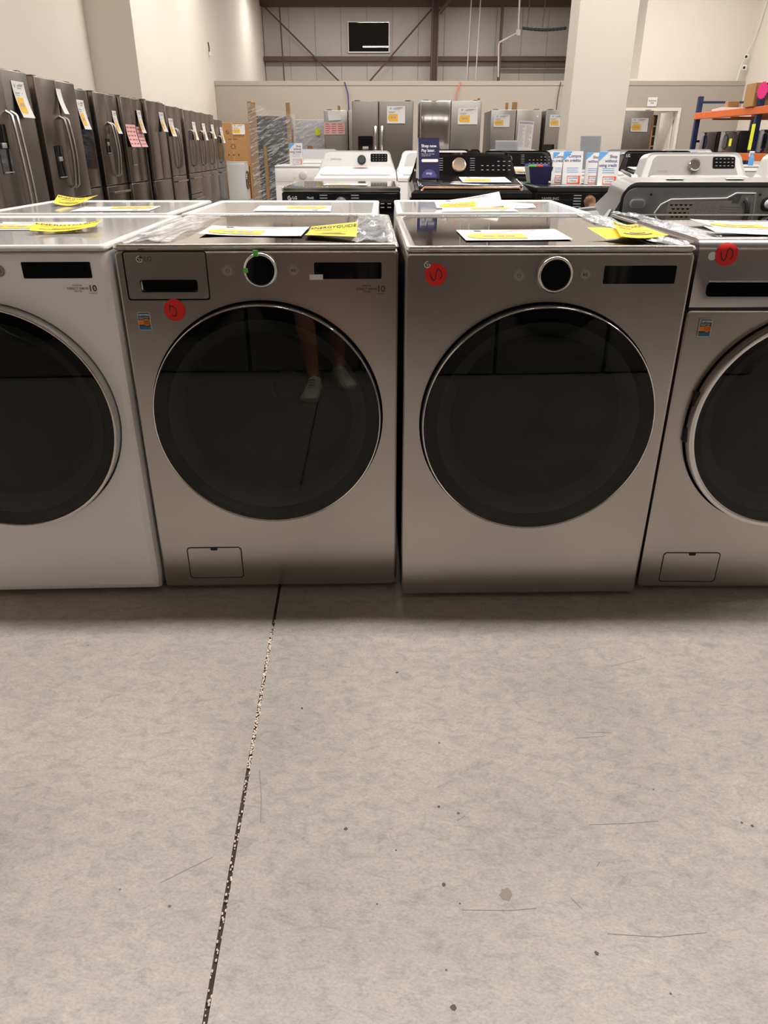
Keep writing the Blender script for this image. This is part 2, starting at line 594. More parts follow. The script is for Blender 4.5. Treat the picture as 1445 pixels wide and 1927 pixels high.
# ------------------------------------------------------------------ the building
def setting():
    # floor with a saw-cut joint running away from the camera
    jx0, jy0, jx1, jy1 = -.2733, .641, -.316, 1.855
    k = (jx1 - jx0) / (jy1 - jy0)

    def jx(y):
        return jx0 + (y - jy0) * k
    g = .0042
    ya, yb = -14., 32.
    b = B()
    for (x0a, x0b, x1a, x1b) in ((-8., -8., jx(ya) - g, jx(yb) - g), (jx(ya) + g, jx(yb) + g, 12., 12.)):
        b.loft([[(x0a, ya, 0), (x1a, ya, 0), (x1a, ya, -.05), (x0a, ya, -.05)],
                [(x0b, yb, 0), (x1b, yb, 0), (x1b, yb, -.05), (x0b, yb, -.05)]])
    fl = struct(b.done('floor', 'concrete', None, 0))
    B().loft([[(jx(ya) - g, ya, -.006), (jx(ya) + g, ya, -.006), (jx(ya) + g, ya, -.05), (jx(ya) - g, ya, -.05)],
              [(jx(yb) - g, yb, -.006), (jx(yb) + g, yb, -.006), (jx(yb) + g, yb, -.05), (jx(yb) - g, yb, -.05)]]
             ).done('joint_filler', 'jfill', fl, 0)
    b = B()
    rnd = random.Random(3)
    y = .3
    while y < 1.84:
        dens = .9 if (1.15 < y < 1.67) else .5
        if rnd.random() < dens and y < 1.70:
            for q in range(3 if dens > .6 else 1):
                r = rnd.uniform(.0010, .0026)
                px = jx(y) + rnd.uniform(-g, g)
                bmesh.ops.create_icosphere(b.bm, subdivisions=1, radius=r, matrix=Matrix.Translation((px, y + rnd.uniform(0, .004), -.0042 + rnd.uniform(0, .0035))) @ Matrix.Diagonal((1, 1.5, .8, 1)))
        y += .0038
    o = b.done('joint_crumbs', 'crumb', fl, 0)
    o['kind'] = 'stuff'
    # stains and scratches worn into the concrete
    sm = mat('floor_stain', (.05, .045, .042), .6)
    sl = mat('pale_stain', (.20, .165, .135), .6)
    for k, (x, y, r) in enumerate([(0.111, 1.049, 0.0053), (-0.075, 0.995, 0.0064), (0.108, 0.875, 0.0064), (0.219, 0.855, 0.0138), (0.352, 0.749, 0.0064), (-0.195, 1.338, 0.0053), (-0.012, 0.837, 0.0032), (0.134, 0.838, 0.0032), (0.724, 1.002, 0.0053), (0.707, 1.01, 0.0042), (0.108, 0.665, 0.0085), (0.101, 0.722, 0.0032), (0.033, 1.469, 0.0064), (0.452, 0.685, 0.0032), (0.56, 1.093, 0.0032), (0.023, 0.947, 0.0032)]):
        rr = r * .55 if r < .01 else r * .8
        B().poly([(x + rr * (1 + .25 * rnd.uniform(-1, 1)) * math.cos(2 * PI * q / 14), y + rr * 1.1 * (1 + .25 * rnd.uniform(-1, 1)) * math.sin(2 * PI * q / 14), .0004) for q in range(14)]).done('stain', sl if r > .01 else sm, fl, 0)
    ss = mat('scratch', (.13, .115, .10), .6)
    for l in [[(0.404, 1.005), (0.48, 1.008), (0.543, 1.014)], [(0.38, 0.783), (0.465, 0.777), (0.549, 0.785)], [(0.137, 0.826), (0.221, 0.825), (0.268, 0.829)], [(0.332, 0.849), (0.347, 0.828)], [(0.395, 0.912), (0.403, 0.922)], [(-0.407, 0.878), (-0.37, 0.902), (-0.321, 0.933)], [(-0.244, 1.01), (-0.252, 1.074), (-0.267, 1.145)], [(0.429, 1.239), (0.503, 1.247)], [(0.458, 1.259), (0.518, 1.257)], [(0.145, 1.014), (0.162, 1.027)], [(0.584, 1.494), (0.684, 1.529)]]:
        B().ribbon(l, .0011, lambda u, v: (u, v, .0003)).done('scratch', ss, fl, 0)
    # walls
    b = B()
    b.box(-5.2, -5.0, -14, 14.6, 0, 6.2)
    struct(b.done('wall_left', 'wall', None, 0))
    wl = struct(B().box(-5.2, -4.22, 14.6, 20.35, 0, 6.2).done('wall_left_inner', 'wall', None, 0))
    struct(B().box(-5.2, -4.225, 20.352, 31, 0, 6.2).done('wall_left_far', 'wall', None, 0))
    B().box(-4.219, -4.16, 20.6, 20.66, 3.14, 3.22, .006).done('sensor_box', 'pipe', wl)
    B().tube([(-4.21, 20.63, 3.2), (-4.2, 20.63, 3.3), (-4.21, 20.63, 3.42)], .012, 6).done('sensor_cable', 'dark', wl)
    struct(B().box(9.0, 9.2, -14, 31, 0, 6.2).done('wall_right', 'wall', None, 0))
    struct(B().box(-5.2, 9.2, -14.2, -14, 0, 6.2).done('wall_front', 'tan', None, 0))
    struct(B().box(-5.2, 9.2, -14, 31, 6.2, 6.3).done('ceiling', 'ceil', None, 0))
    # partition with doorway
    pt = B()
    pt.box(-4.22, 5.95, 21.0, 21.15, 0, 2.645)
    pt.box(5.95, 7.5, 21.0, 21.15, 2.06, 2.645)
    pt.box(7.5, 9.0, 21.0, 21.15, 0, 2.645)
    p = struct(pt.done('wall_back', 'tan', None, 0))
    B().box(-4.22, 9.0, 20.985, 21.0, 2.55, 2.645).done('cap_board', 'tan', p, 0)
    # upper cream wall right of the pillar, and the room behind the doorway
    struct(B().box(6.35, 9.0, 21.16, 27.8, 2.647, 6.2).done('wall_back_upper', 'wall', None, 0))
    struct(B().box(4.6, 4.7, 21.16, 24, 0, 2.645).done('wall_store_side', 'wall', None, 0))
    struct(B().box(4.6, 6.345, 21.16, 24.1, 2.647, 2.7).done('ceiling_store', 'wall', None, 0))
    # far metal wall of separate siding panels
    wb = struct(B().box(-5.2, 9.0, 30.2, 30.3, 0, 6.2).done('wall_far', 'tan', None, 0))
    me = None
    x = -4.2
    while x < 9:
        if me is None:
            o = B().box(.003, .897, -.05, 0, 0, 6.1, .006, 1).done('panel', 'siding', wb, 0)
            me = o.data
        else:
            o = bpy.data.objects.new('panel', me)
            COL.objects.link(o)
            o.parent = wb
        o.location = (x, 30.19, 0)
        x += .9
    # steel frame
    n = [0]

    def trim(b, m='brown', sm=0):
        n[0] += 1
        return struct(b.done('trim_%d' % n[0], m, None, sm))
    trim(B().box(-4.2, 9, 29.85, 30.1, 3.86, 4.0))
    trim(B().box(-4.2, 9, 29.8, 30.1, 5.46, 5.66))
    c = B().box(1.62, 1.66, 29.5, 29.8, 0, 6.1)
    c.box(1.66, 1.82, 29.64, 29.66, 0, 6.1).box(1.82, 1.86, 29.5, 29.8, 0, 6.1)
    trim(c)
    trim(B().box(3.98, 4.06, 29.6, 29.8, 0, 5.46))
    trim(B().box(4.0, 9, 29.85, 30.0, 3.66, 3.71))
    trim(B().tube([(-4.15, 29.75, 5.5), (-1.2, 29.75, 2.9)], .03, 6))
    trim(B().tube([(1.62, 29.75, 5.35), (-1.05, 29.75, 2.7)], .03, 6))
    trim(B().tube([(-3.55, 29.75, 5.46), (-3.5, 29.75, 2.6)], .022, 6))
    trim(B().tube([(1.86, 29.4, 5.2), (2.5, 29.0, 5.9)], .07, 6))
    trim(B().box(-4.9, -4.2, 24.0, 24.5, 4.85, 6.15))
    # window in the metal wall
    wn = struct(B().box(-1.26, .20, 30.06, 30.13, 4.12, 4.16).box(-1.26, .20, 30.06, 30.13, 5.02, 5.05)
                .box(-1.26, -1.23, 30.06, 30.13, 4.16, 5.02).box(.16, .20, 30.06, 30.13, 4.16, 5.02).done('window_1', 'pipe', None, 0))
    B().box(-1.22, .16, 30.09, 30.1, 4.16, 5.02).done('pane', 'window', wn, 0)
    B().box(-1.22, .16, 30.115, 30.125, 4.16, 5.02).done('night_backing', 'dark', wn, 0)
    # pillar
    cl = struct(B().box(2.34, 3.06, 10.5, 11.0, 0, 6.2, .02).done('column', 'wall', None, 30))
    # door frame, open leaf
    df = struct(B().box(7.43, 7.5, 20.97, 21.18, 0, 2.06).box(5.95, 6.02, 20.97, 21.18, 0, 2.06).box(6.02, 7.43, 20.97, 21.18, 1.99, 2.06).done('door_frame', 'wall', None, 0))
    dl = struct(B().box(7.385, 7.42, 21.2, 22.1, .01, 1.98).done('door_1', 'wall', None, 0))
    B().box(7.365, 7.385, 21.98, 22.02, .95, 1.07, .005).done('door_handle', 'galv', dl)
    for z in (.3, 1.0, 1.7):
        B().box(7.42, 7.43, 21.19, 21.23, z, z + .1).done('hinge', 'matte', dl)
    struct(B().box(4.7, 9.0, 24.0, 24.1, 0, 2.64).done('wall_store_back', 'wall', None, 0))


setting()


# ------------------------------------------------------------------ ceiling lamps
def lamps():
    proto = None
    spots = [(x, y, LAMP_Z, LAMP_W[y]) for y in sorted(LAMP_W, key=lambda a: abs(a - 2.6)) for x in LAMP_X]
    spots.append((6.9, 22.6, 2.5, 25))  # unseen lamp added so the room behind the doorway isn't dark
    for x, y, z, watt in spots:
            t = thing('ceiling_light', 'long white strip lamp hanging under the roof, out of frame above', 'lamp', (x, y, z), 0, 'strip lamps under the roof')
            if z < 3:
                t['label'] = 'added strip lamp, unseen, brightening the store behind the doorway'
                del t['group']
            if proto is None:
                hb = B().prism([(-.10, 0), (.10, 0), (.13, -.05), (.13, -.06), (-.13, -.06), (-.13, -.05)], 'x', -.85, .85)
                h0 = hb.done('housing', 'pipe', t, 0, (0, 0, .08))
                d0 = B().box(-.83, .83, -.10, .10, -.012, .018, .008).done('diffuser', 'lamp', t, 30)
                w0 = B().tube([(-.7, 0, .08), (-.7, 0, .68)], .004, 5).done('hanger', 'galv', t, 0)
                w1 = B().tube([(.7, 0, .08), (.7, 0, .68)], .004, 5).done('hanger', 'galv', t, 0)
                proto = (h0, d0, w0, w1)
            else:
                for p in (proto if z > 3 else proto[:2]):
                    c = p.copy()
                    COL.objects.link(c)
                    c.parent = t
            ld = bpy.data.lights.new('tube', 'AREA')
            ld.shape = 'RECTANGLE'
            ld.size, ld.size_y = 1.66, .2
            ld.energy = watt
            ld.color = (1., .955, .90)
            lo = bpy.data.objects.new('tube', ld)
            COL.objects.link(lo)
            lo.parent = t
            lo.location = (0, 0, -.02)


lamps()


# ------------------------------------------------------------------ front-loading machines
def plate_loops(outer, hole_c, hole_r, n=112):
    angs = [2 * PI * k / n for k in range(n)]
    for (x, z) in outer:
        angs.append(math.atan2(z - hole_c[1], x - hole_c[0]) % (2 * PI))
    return sorted(set(round(a, 5) for a in angs))


def front_loader(label, cat, loc, rz=0, w=.69, d=.84, z1=.985, body='steel', top='topsteel', rimm='rim', edge=.006, ztop=None,
                 door=(0, .546, .300), doorside='matte', ringm='chrome', ringw=.0036, drawer=None, dial=None, btns=None, disp=None,
                 dd=None, access=None, sticker=None, dot=None, group=None, fascia=None, name='washing_machine', logo=None, knobm='rim',
                 simple=False, proud=.028):
    t = thing(name, label, cat, loc, rz, group)
    cx, cz, r = door
    zt = (ztop or z1 - .0145)
    # cabinet: front plate with a round door well, folded edges, sides and back
    z0 = .014
    mid = (z0 + zt) / 2
    hh = zt - z0

    def outer(ins, y):
        return rrect(0, mid, w - 2 * ins, hh - 2 * ins, max(.004, .012 - ins * .5), 4), y
    rings = [outer(edge + .0006, 0), outer(edge, 0), outer(edge * .3, edge * .3), outer(0, edge), outer(0, d)]
    angs = plate_loops(rings[0][0], (cx, cz), r)
    hr = r + .004
    loops = []
    for rr, y in ((hr - .03, .135), (hr - .002, .13), (hr, .004), (hr + .002, 0), (hr + .0024, 0)):
        loops.append([(cx + rr * math.cos(a), y, cz + rr * math.sin(a)) for a in angs])
    for poly, y in rings:
        loops.append([(lambda p: (p[0], y, p[1]))(ray_poly(cx, cz, poly, a)) for a in angs])
    b = B().loft(loops, True, True)
    cab = b.done('cabinet', body, t, 30)
    for sx in (-.26, .26):
        B().lathe([(.022, 0), (.022, .012), (.010, .014)], (sx, .06, 0.002), 'z', 16, True, True).done('foot', 'matte', t)
        B().lathe([(.022, 0), (.022, .012), (.010, .014)], (sx, d - .08, 0.002), 'z', 16, True, True).done('foot', 'matte', t)
    # top panel with raised bright rim
    tp = B()
    zz = z1 - .013
    ys = .034 if fascia else -.008
    L = []
    for ins, z in ((.004, zz), (0, zz + .004), (0, z1 - .006), (.003, z1 - .001), (.007, z1), (.020, z1), (.024, z1 - .003)):
        L.append([(px, py, z) for px, py in rrect(0, (d + ys) / 2, w - 2 * ins, d - ys - 2 * ins, .014, 4)])
    tp.loft(L, True, False)
    tr = tp.done('top_rim', rimm, t, 40)
    B().loft([[(px, py, z1 - .003) for px, py in rrect(0, (d + ys) / 2, w - .048, d - ys - .048, .012, 4)]], False, True).done('top_panel', top, t, 0)
    # door
    pr = -proud
    dr = B()
    dr.lathe([(r - .012, .045), (r, .035), (r, pr + .003), (r - .0015, pr)], (cx, 0, cz), 'y', 96)
    dob = dr.done('door', doorside, t, 40)
    B().lathe([(r + .0004, pr + .006), (r - .0008, pr - .0012), (r - ringw * .6, pr - .002), (r - ringw, pr - .0008), (r - ringw - .002, pr + .002)], (cx, 0, cz), 'y', 96).done('door_ring', ringm, dob, 60)
    B().lathe([(r - ringw - .0015, pr), (r * .7, pr - .001), (r * .3, pr - .0016), (.001, pr - .0018)], (cx, 0, cz), 'y', 96, False, True).done('door_glass', 'doorglass', dob, 60)
    B().lathe([(r - .012, pr + .008), (r * .88, pr + .010), (r * .87, pr + .014)], (cx, 0, cz), 'y', 72).done('door_liner', 'matte', dob, 60)
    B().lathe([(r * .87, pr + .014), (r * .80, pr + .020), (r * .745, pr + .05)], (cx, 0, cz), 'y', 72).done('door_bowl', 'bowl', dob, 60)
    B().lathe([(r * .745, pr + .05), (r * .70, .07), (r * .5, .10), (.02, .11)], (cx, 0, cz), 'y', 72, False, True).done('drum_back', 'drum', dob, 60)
    if not simple:
        for s, (ax, az) in enumerate(((-.97, .24), (-.995, -.1)) if doorside == 'steel2' else ()):
            B().box(cx + r * ax - .006, cx + r * ax + .008, -.012, .02, cz + r * az - .02, cz + r * az + .02, .002).done('door_latch', 'dark', dob)
    # rear cover plate
    B().box(-w / 2 + .03, w / 2 - .03, d, d + .004, .10, .9, .002).done('rear_cover', 'galv', t)
    yf = 0
    if fascia:
        fa = B()
        zc0 = zt + .007
        pr_ = [(d - .3, zc0), (-.002, zc0), (-.004, zc0 + .003)]
        rad = .028
        pr_ += [(-.004 + rad - rad * math.cos(R(a)), z1 + .004 - rad + rad * math.sin(R(a))) for a in range(0, 91, 15)]
        pr_ += [(d - .3, z1 + .004)]
        fa.prism(pr_, 'x', -w / 2 + .001, w / 2 - .001)
        fo = fa.done('control_fascia', fascia, t, 30)
        cb = B()
        cb.loft([[(px, y, pz) for px, pz in rrect(-.01, .8805, .60, .036, .012, 5)] for y in (-.02, .03)])
        cut(fo, cb)
        hw = B().loft([[(px, y, pz) for px, pz in rrect(-.01, .8805, .598 - i, .034 - i, .011, 5)] for y, i in ((-.003, 0), (.022, .002), (.028, .012))], False, True)
        hw.done('handle_recess', 'void', fo, 40)
        B().box(-.308, .29, -.006, .004, .8965, .9015, .002).done('handle_lip', fascia, fo)
        B().box(-w / 2 + .004, w / 2 - .004, .002, .05, zt - .002, zc0 + .002).done('panel_gap', 'dark', t, 0)
        yf = -.004
    F = front(yf - .0012)
    if drawer:
        dcx, dcz, dw, dh, scx, scz, sw, sh = drawer
        cb = B()
        cb.loft([[(px, y, pz) for px, pz in rrect(dcx, dcz, dw, dh, .007, 4)] for y in (-.01, .045)])
        cut(cab, cb)
        ds = B().loft([[(px, y, pz) for px, pz in rrect(dcx, dcz, dw - .0005, dh - .0005, .007, 4)] for y in (.012, .044)]).done('detergent_drawer', 'dark', t, 0)
        op = rrect(dcx, dcz, dw - .0055, dh - .0055, .006, 4)
        oi = rrect(dcx, dcz, dw - .0075, dh - .0075, .0055, 4)
        ip = rrect(scx, scz, sw, sh, .006, 5)
        an = sorted(set(round(math.atan2(pz - scz, px - scx) % (2 * PI), 5) for px, pz in op + ip))
        LL = []
        for poly, y in ((rrect(scx, scz, sw - .008, sh - .006, .005, 5), .011), (ip, .006), (ip, .0005), (rrect(scx, scz, sw + .002, sh + .002, .007, 5), -.0008), (oi, -.0008), (op, .0006), (op, .012)):
            LL.append([(lambda p: (p[0], y, p[1]))(ray_poly(scx, scz, poly, a)) for a in an])
        B().loft(LL, False, False).done('drawer_front', body, ds, 30)
        B().loft([[(px, y, pz) for px, pz in rrect(scx, scz, sw - .001, sh - .001, .006, 5)] for y in (.0012, .0095)], False, True).done('handle_recess', 'void', ds, 30)
    if logo:
        lx, lz, withtext = logo
        emblem(t, lx, lz, .0080, 'pipe', yf - .0022, 'matte' if withtext else None)
        if withtext:
            lettering(t, [('LG', lx + .011, lz - .0005, .0155, 'LEFT', .01)], 'ink', F, 'wordmark')
    if dial:
        x, z, rd = dial
        b = B().lathe([(rd + .0015, 0), (rd + .001, -.012), (rd - .001, -.0155), (rd - .004, -.0165), (rd - .0055, -.0155)], (x, 0, z), 'y', 64)
        ko = b.done('control_dial', knobm, t, 50)
        B().lathe([(rd - .0052, -.0150), (rd - .008, -.0152), (.001, -.0152)], (x, 0, z), 'y', 64, False, True).done('dial_face', 'panelglass', ko, 0)
    for i, (x, z) in enumerate(btns or ()):
        b = B().lathe([(.0135, .0), (.0135, -.0012), (.0125, -.0022), (.0115, -.0012), (.011, -.0022), (.001, -.0026)], (x, 0, z), 'y', 36, False, True)
        bo = b.done('power_button' if i == 0 else 'start_button', 'button', t, 30)
        B().lathe([(.0148, 0), (.0148, -.0012), (.0136, -.0012), (.0136, 0)], (x, 0, z), 'y', 36).done('button_rim', rimm, bo, 30)
        g = B()
        ff = lambda u, v: (x + u, -.0031, z + v)
        if i == 0:
            g.ribbon([(.0042 * math.cos(R(a)), .0042 * math.sin(R(a))) for a in range(125, 416, 15)], .001, ff)
            g.ribbon([(0, .005), (0, .0005)], .001, ff)
        else:
            g.poly([ff(-.005, -.004), (ff(.000, 0)), ff(-.005, .004)])
            g.poly([ff(.0012, -.004), ff(.0024, -.004), ff(.0024, .004), ff(.0012, .004)])
            g.poly([ff(.0038, -.004), ff(.005, -.004), ff(.005, .004), ff(.0038, .004)])
        g.done('button_icon', 'ink', bo, 0)
    if disp:
        x0, x1, za, zb = disp
        dc, dz = (x0 + x1) / 2, (za + zb) / 2
        do = B().loft([[(px, y, pz) for px, pz in rrect(dc, dz, x1 - x0 + i, zb - za + i, .003, 3)] for y, i in ((.002, .003), (-.0012, .003), (-.0012, .0005))], True, False).done('display', rimm if body != 'silverwhite' else body, t, 30)
        B().loft([[(px, -.0010, pz) for px, pz in rrect(dc, dz, x1 - x0, zb - za, .003, 3)]], False, True).done('display_glass', 'panelglass', do, 0)
    if dd:
        x, z = dd
        lettering(t, [('DIRECT DRIVE', x - .013, z, .0082), ('INVERTER', x - .013, z + .0075, .0052), ('MOTOR', x - .013, z - .0065, .0052),
                      ('10', x + .0225, z, .021, 'CENTER', .015), ('WARRANTY', x + .0225, z - .0115, .0038)], 'ink', F)
    if access:
        x0, x1, za, zb = access
        ac = B()
        dc, dz, aw, ah = (x0 + x1) / 2, (za + zb) / 2, x1 - x0, zb - za
        ac.loft([[(px, y, pz) for px, pz in rrect(dc, dz, aw, ah, .011, 5)] for y in (.003, -.0003)])
        ao = ac.done('access_panel', 'dark', t, 0)
        B().loft([[(px, y, pz) for px, pz in rrect(dc, dz, aw - i, ah - i, .010, 5)] for y, i in ((.002, .0055), (-.0006, .0055), (-.0014, .0075))]).done('panel_face', body, ao, 0)
        B().loft([[(px, y, pz) for px, pz in rrect(dc, zb - .006, .020, .009, .003, 3)] for y in (0, -.0022)]).done('panel_latch', 'dark', ao, 0)
    if sticker:
        x, z = sticker
        so = B().loft([[(px, y, pz) for px, pz in rrect(x, z, .031, .044, .002, 2)] for y in (0, yf - .0006)]).done('certified_sticker', 'whiteink', t, 0)
        tag(so, 'small navy and orange CERTIFIED sticker', None)
        fy = yf - .0009
        bb = B().poly([(px, fy, pz) for px, pz in rrect(x, z, .0292, .0422, .0018, 2)])
        bb.done('sticker_ground', 'sealnavy', so, 0)
        fo_ = lambda u, v: (x + u, fy - .0003, z + v)
        B().poly([fo_(-.0146, -.008), fo_(.0146, -.008), fo_(.0146, .003), fo_(-.0146, .003)]).poly([fo_(.006 + .0085 * math.cos(a), -.0025 + .0085 * math.sin(a)) for a in [2 * PI * k / 20 for k in range(20)]]).done('sticker_band', 'seal', so, 0)
        B().poly([fo_(-.0146, -.0205), fo_(.0146, -.0205), fo_(.0146, -.0125), fo_(-.0146, -.0125)]).done('sticker_foot', 'teal', so, 0)
        lettering(so, [('CERTIFIED', 0, .0155, .0062, 'CENTER', .02), ('asthma & allergy', -.001, .0095, .0036), ('friendly', -.006, .006, .0036)], 'whiteink', fo_, 'sticker_lettering')
    if dot:
        x, z, rd, strokes = dot
        if fascia:
            # the dot bends over the rounded top edge
            V = []
            do = B()
            zc = z1 + .004 - .028

            def wrap(u, v, e=.0008):
                zz_ = z + v
                if zz_ <= zc:
                    return (x + u, -.004 - e, zz_)
                a = min(PI / 2, (zz_ - zc) / .028)
                return (x + u, -.004 + .028 - (.028 + e) * math.cos(a), zc + (.028 + e) * math.sin(a))
            rows = 14
            LL = []
            for i in range(rows + 1):
                v = -rd + 2 * rd * i / rows
                h = math.sqrt(max(rd * rd - v * v, 1e-8))
                LL.append([wrap(-h + 2 * h * j / 12, v) for j in range(13)])
            do.loft(LL, False, False, closed=False)
            dt = do.done('red_dot_sticker', 'red', t, 60)
            wf = lambda u, v: wrap(u, v, .0014)
            tb = B().poly([wrap(-rd - .006 + .010 * math.cos(a), -.004 + .010 * math.sin(a), .0004) for a in [2 * PI * k / 20 for k in range(20)]])
            tb.done('white_tab', 'pipe', t, 0)
        else:
            dt = B().disc((x, yf - .0002, z), rd, 'y', 40, .0008).done('red_dot_sticker', 'red', t, 0)
            wf = lambda u, v: (x + u, yf - .0014, z + v)
        tag(dt, 'red round sticker with a hand-drawn mark', None)
        gb = B()
        for st in strokes:
            gb.ribbon([(u * rd, v * rd) for u, v in st], rd * .10, wf)
        gb.done('hand_drawn_mark', 'ink', dt, 0)
    return t


def curve2(pts, n=8):
    """smooth (Catmull-Rom) 2D stroke"""
    P = [pts[0]] + list(pts) + [pts[-1]]
    out = []
    for i in range(1, len(P) - 2):
        p0, p1, p2, p3 = P[i - 1:i + 3]
        for k in range(n):
            s = k / n
            out.append(tuple(.5 * (2 * p1[j] + (p2[j] - p0[j]) * s + (2 * p0[j] - 5 * p1[j] + 4 * p2[j] - p3[j]) * s * s + (3 * p1[j] - p0[j] - 3 * p2[j] + p3[j]) * s ** 3) for j in (0, 1)))
    out.append(pts[-1])
    return out


S_MARK = [curve2([(-.52, .22), (-.45, -.15), (-.2, -.52), (-.02, -.3), (.02, .2), (.18, .5), (.42, .3), (.55, -.1), (.35, -.42)])]
D_MARK = [curve2([(-.42, .5), (-.44, .1), (-.46, -.15)]), curve2([(-.44, .35), (-.1, .3), (.12, 0), (.12, -.4), (-.1, -.55), (-.3, -.42)])]

m2 = front_loader('dark steel washer with detergent drawer, green tape on its dial and a red dot', 'washer', (-.309, 1.858, 0), 1.2,
                  drawer=(-.2235, .9105, .203, .116, -.221, .887, .140, .029), logo=(-.284, .9505, True), dial=(.008, .925, .0405),
                  btns=((-.073, .923), (.087, .923)), disp=(.138, .303, .9025, .9415), dd=(.279, .878), access=(-.268, -.108, .043, .149),
                  sticker=(-.2935, .8015), dot=(-.214, .829, .0272, D_MARK))
m3 = front_loader('dark steel dryer without drawer, red S dot over its emblem, right of the taped washer', 'dryer', (.396, 1.815, 0), 1.0, name='dryer',
                  door=(.004, .548, .302), logo=(-.293, .9435, False), dial=(.012, .921, .0415), btns=((-.073, .918), (.086, .92)),
                  disp=(.131, .305, .898, .940), dot=(-.272, .9205, .0262, S_MARK))
m1 = front_loader('silver-white front-load machine cut by the left edge, black display strip', 'dryer', (-1.005, 1.822, 0), 2.0, name='dryer',
                  body='silverwhite', top='whitetop', rimm='white', edge=.022, door=(0, .549, .302), doorside='lgrey', ringm='rim', ringw=.006,
                  disp=(.135, .299, .909, .947), dd=(.272, .8845), dial=(0, .93, .0405), btns=((-.075, .927), (.08, .927)), knobm='rim')
m4 = front_loader('steel washer cut by the right edge, long dark handle slot under a red S dot', 'washer', (1.103, 1.850, 0), -.4,
                  d=.80, body='steel', fascia='steel2', ztop=.829, z1=.992, door=(.004, .53, .296), doorside='steel2', ringm='chrome', ringw=.014, proud=.03,
                  sticker=(-.294, .786), dot=(-.277, .962, .0275, S_MARK), access=(-.284, -.116, .031, .133))
B().lathe([(.045, .095), (.050, .088), (.043, .088), (.040, .1), (.018, .1), (.017, .092), (.001, .090)], (.05, 0, .60), 'y', 40, False, True).done('drum_hub', 'grey', m2, 40)
# green and white tape on the taped washer, and its crumpled film
B().box(-.006, .006, -.0185, -.0165, .958, .972, .0005, 1).done('green_tape', 'green', m2, 0)
B().box(-.0325, -.0215, -.0165, -.0155, .920, .931, .0003, 1).done('green_tape', 'green', m2, 0)
tag(B().box(.126, .159, -.0022, -.0012, .901, .9135, .0003, 1).done('white_tape', 'label', m2, 0), 'small white tape at the display corner', None)


def film(parent, x0, x1, y0, y1, z, seed, amp=.008, nx=14, ny=30):
    rnd = random.Random(seed)
    ph = [rnd.uniform(0, 6) for _ in range(8)]
    L = []
    for j in range(ny + 1):
        v = j / ny
        row = []
        for i in range(nx + 1):
            u = i / nx
            h = amp * (.5 + .5 * math.sin(9 * u + ph[0] + 4 * math.sin(3 * v + ph[1]))) * (.5 + .5 * math.sin(17 * v + 5 * u + ph[2]))
            h += amp * .6 * max(0, math.sin(23 * u - 7 * v + ph[3])) ** 3
            row.append((x0 + (x1 - x0) * u + .006 * math.sin(11 * v + ph[4]), y0 + (y1 - y0) * v, z + h + .0006))
        L.append(row)
    return B().loft(L, False, False, closed=False).done('protective_film', 'film', parent, 60)


film(m2, -.335, -.215, .03, .80, .985, 1, .005)
film(m2, .235, .335, .02, .80, .985, 2, .007)
film(m3, .265, .338, .01, .83, .985, 3, .006)
film(m4, -.338, -.275, .05, .78, .994, 4, .006)

# second row, backs towards the camera
w_kw = dict(body='white', top='whitetop', rimm='white', simple=True, d=.69, edge=.012)
r1 = front_loader('white machine behind the silver-white one, curled yellow sheet on its far edge', 'dryer', (-1.092, 3.43, 0), 180, name='dryer', **w_kw)
r2 = dup(r1, (-.365, 3.42, 0), 180, 'white machine turned backwards directly behind the taped washer')
r3 = dup(r1, (.388, 3.45, 0), 180, 'white machine turned backwards behind the dark steel dryer, papers curling up on top')
# row across the aisle, seen only mirrored in the door glass
a1 = front_loader('dark front-load machine across the aisle, only mirrored in the round door glass', 'washer', (-.35, -.66, 0), 180, body='aisle', top='aisle', rimm='aisle',
                  d=.7, simple=True, group='dark machines across the aisle')
for xx in (-1.77, -1.06, .36, 1.07, 1.78):
    dup(a1, (xx, -.66, 0), 180)


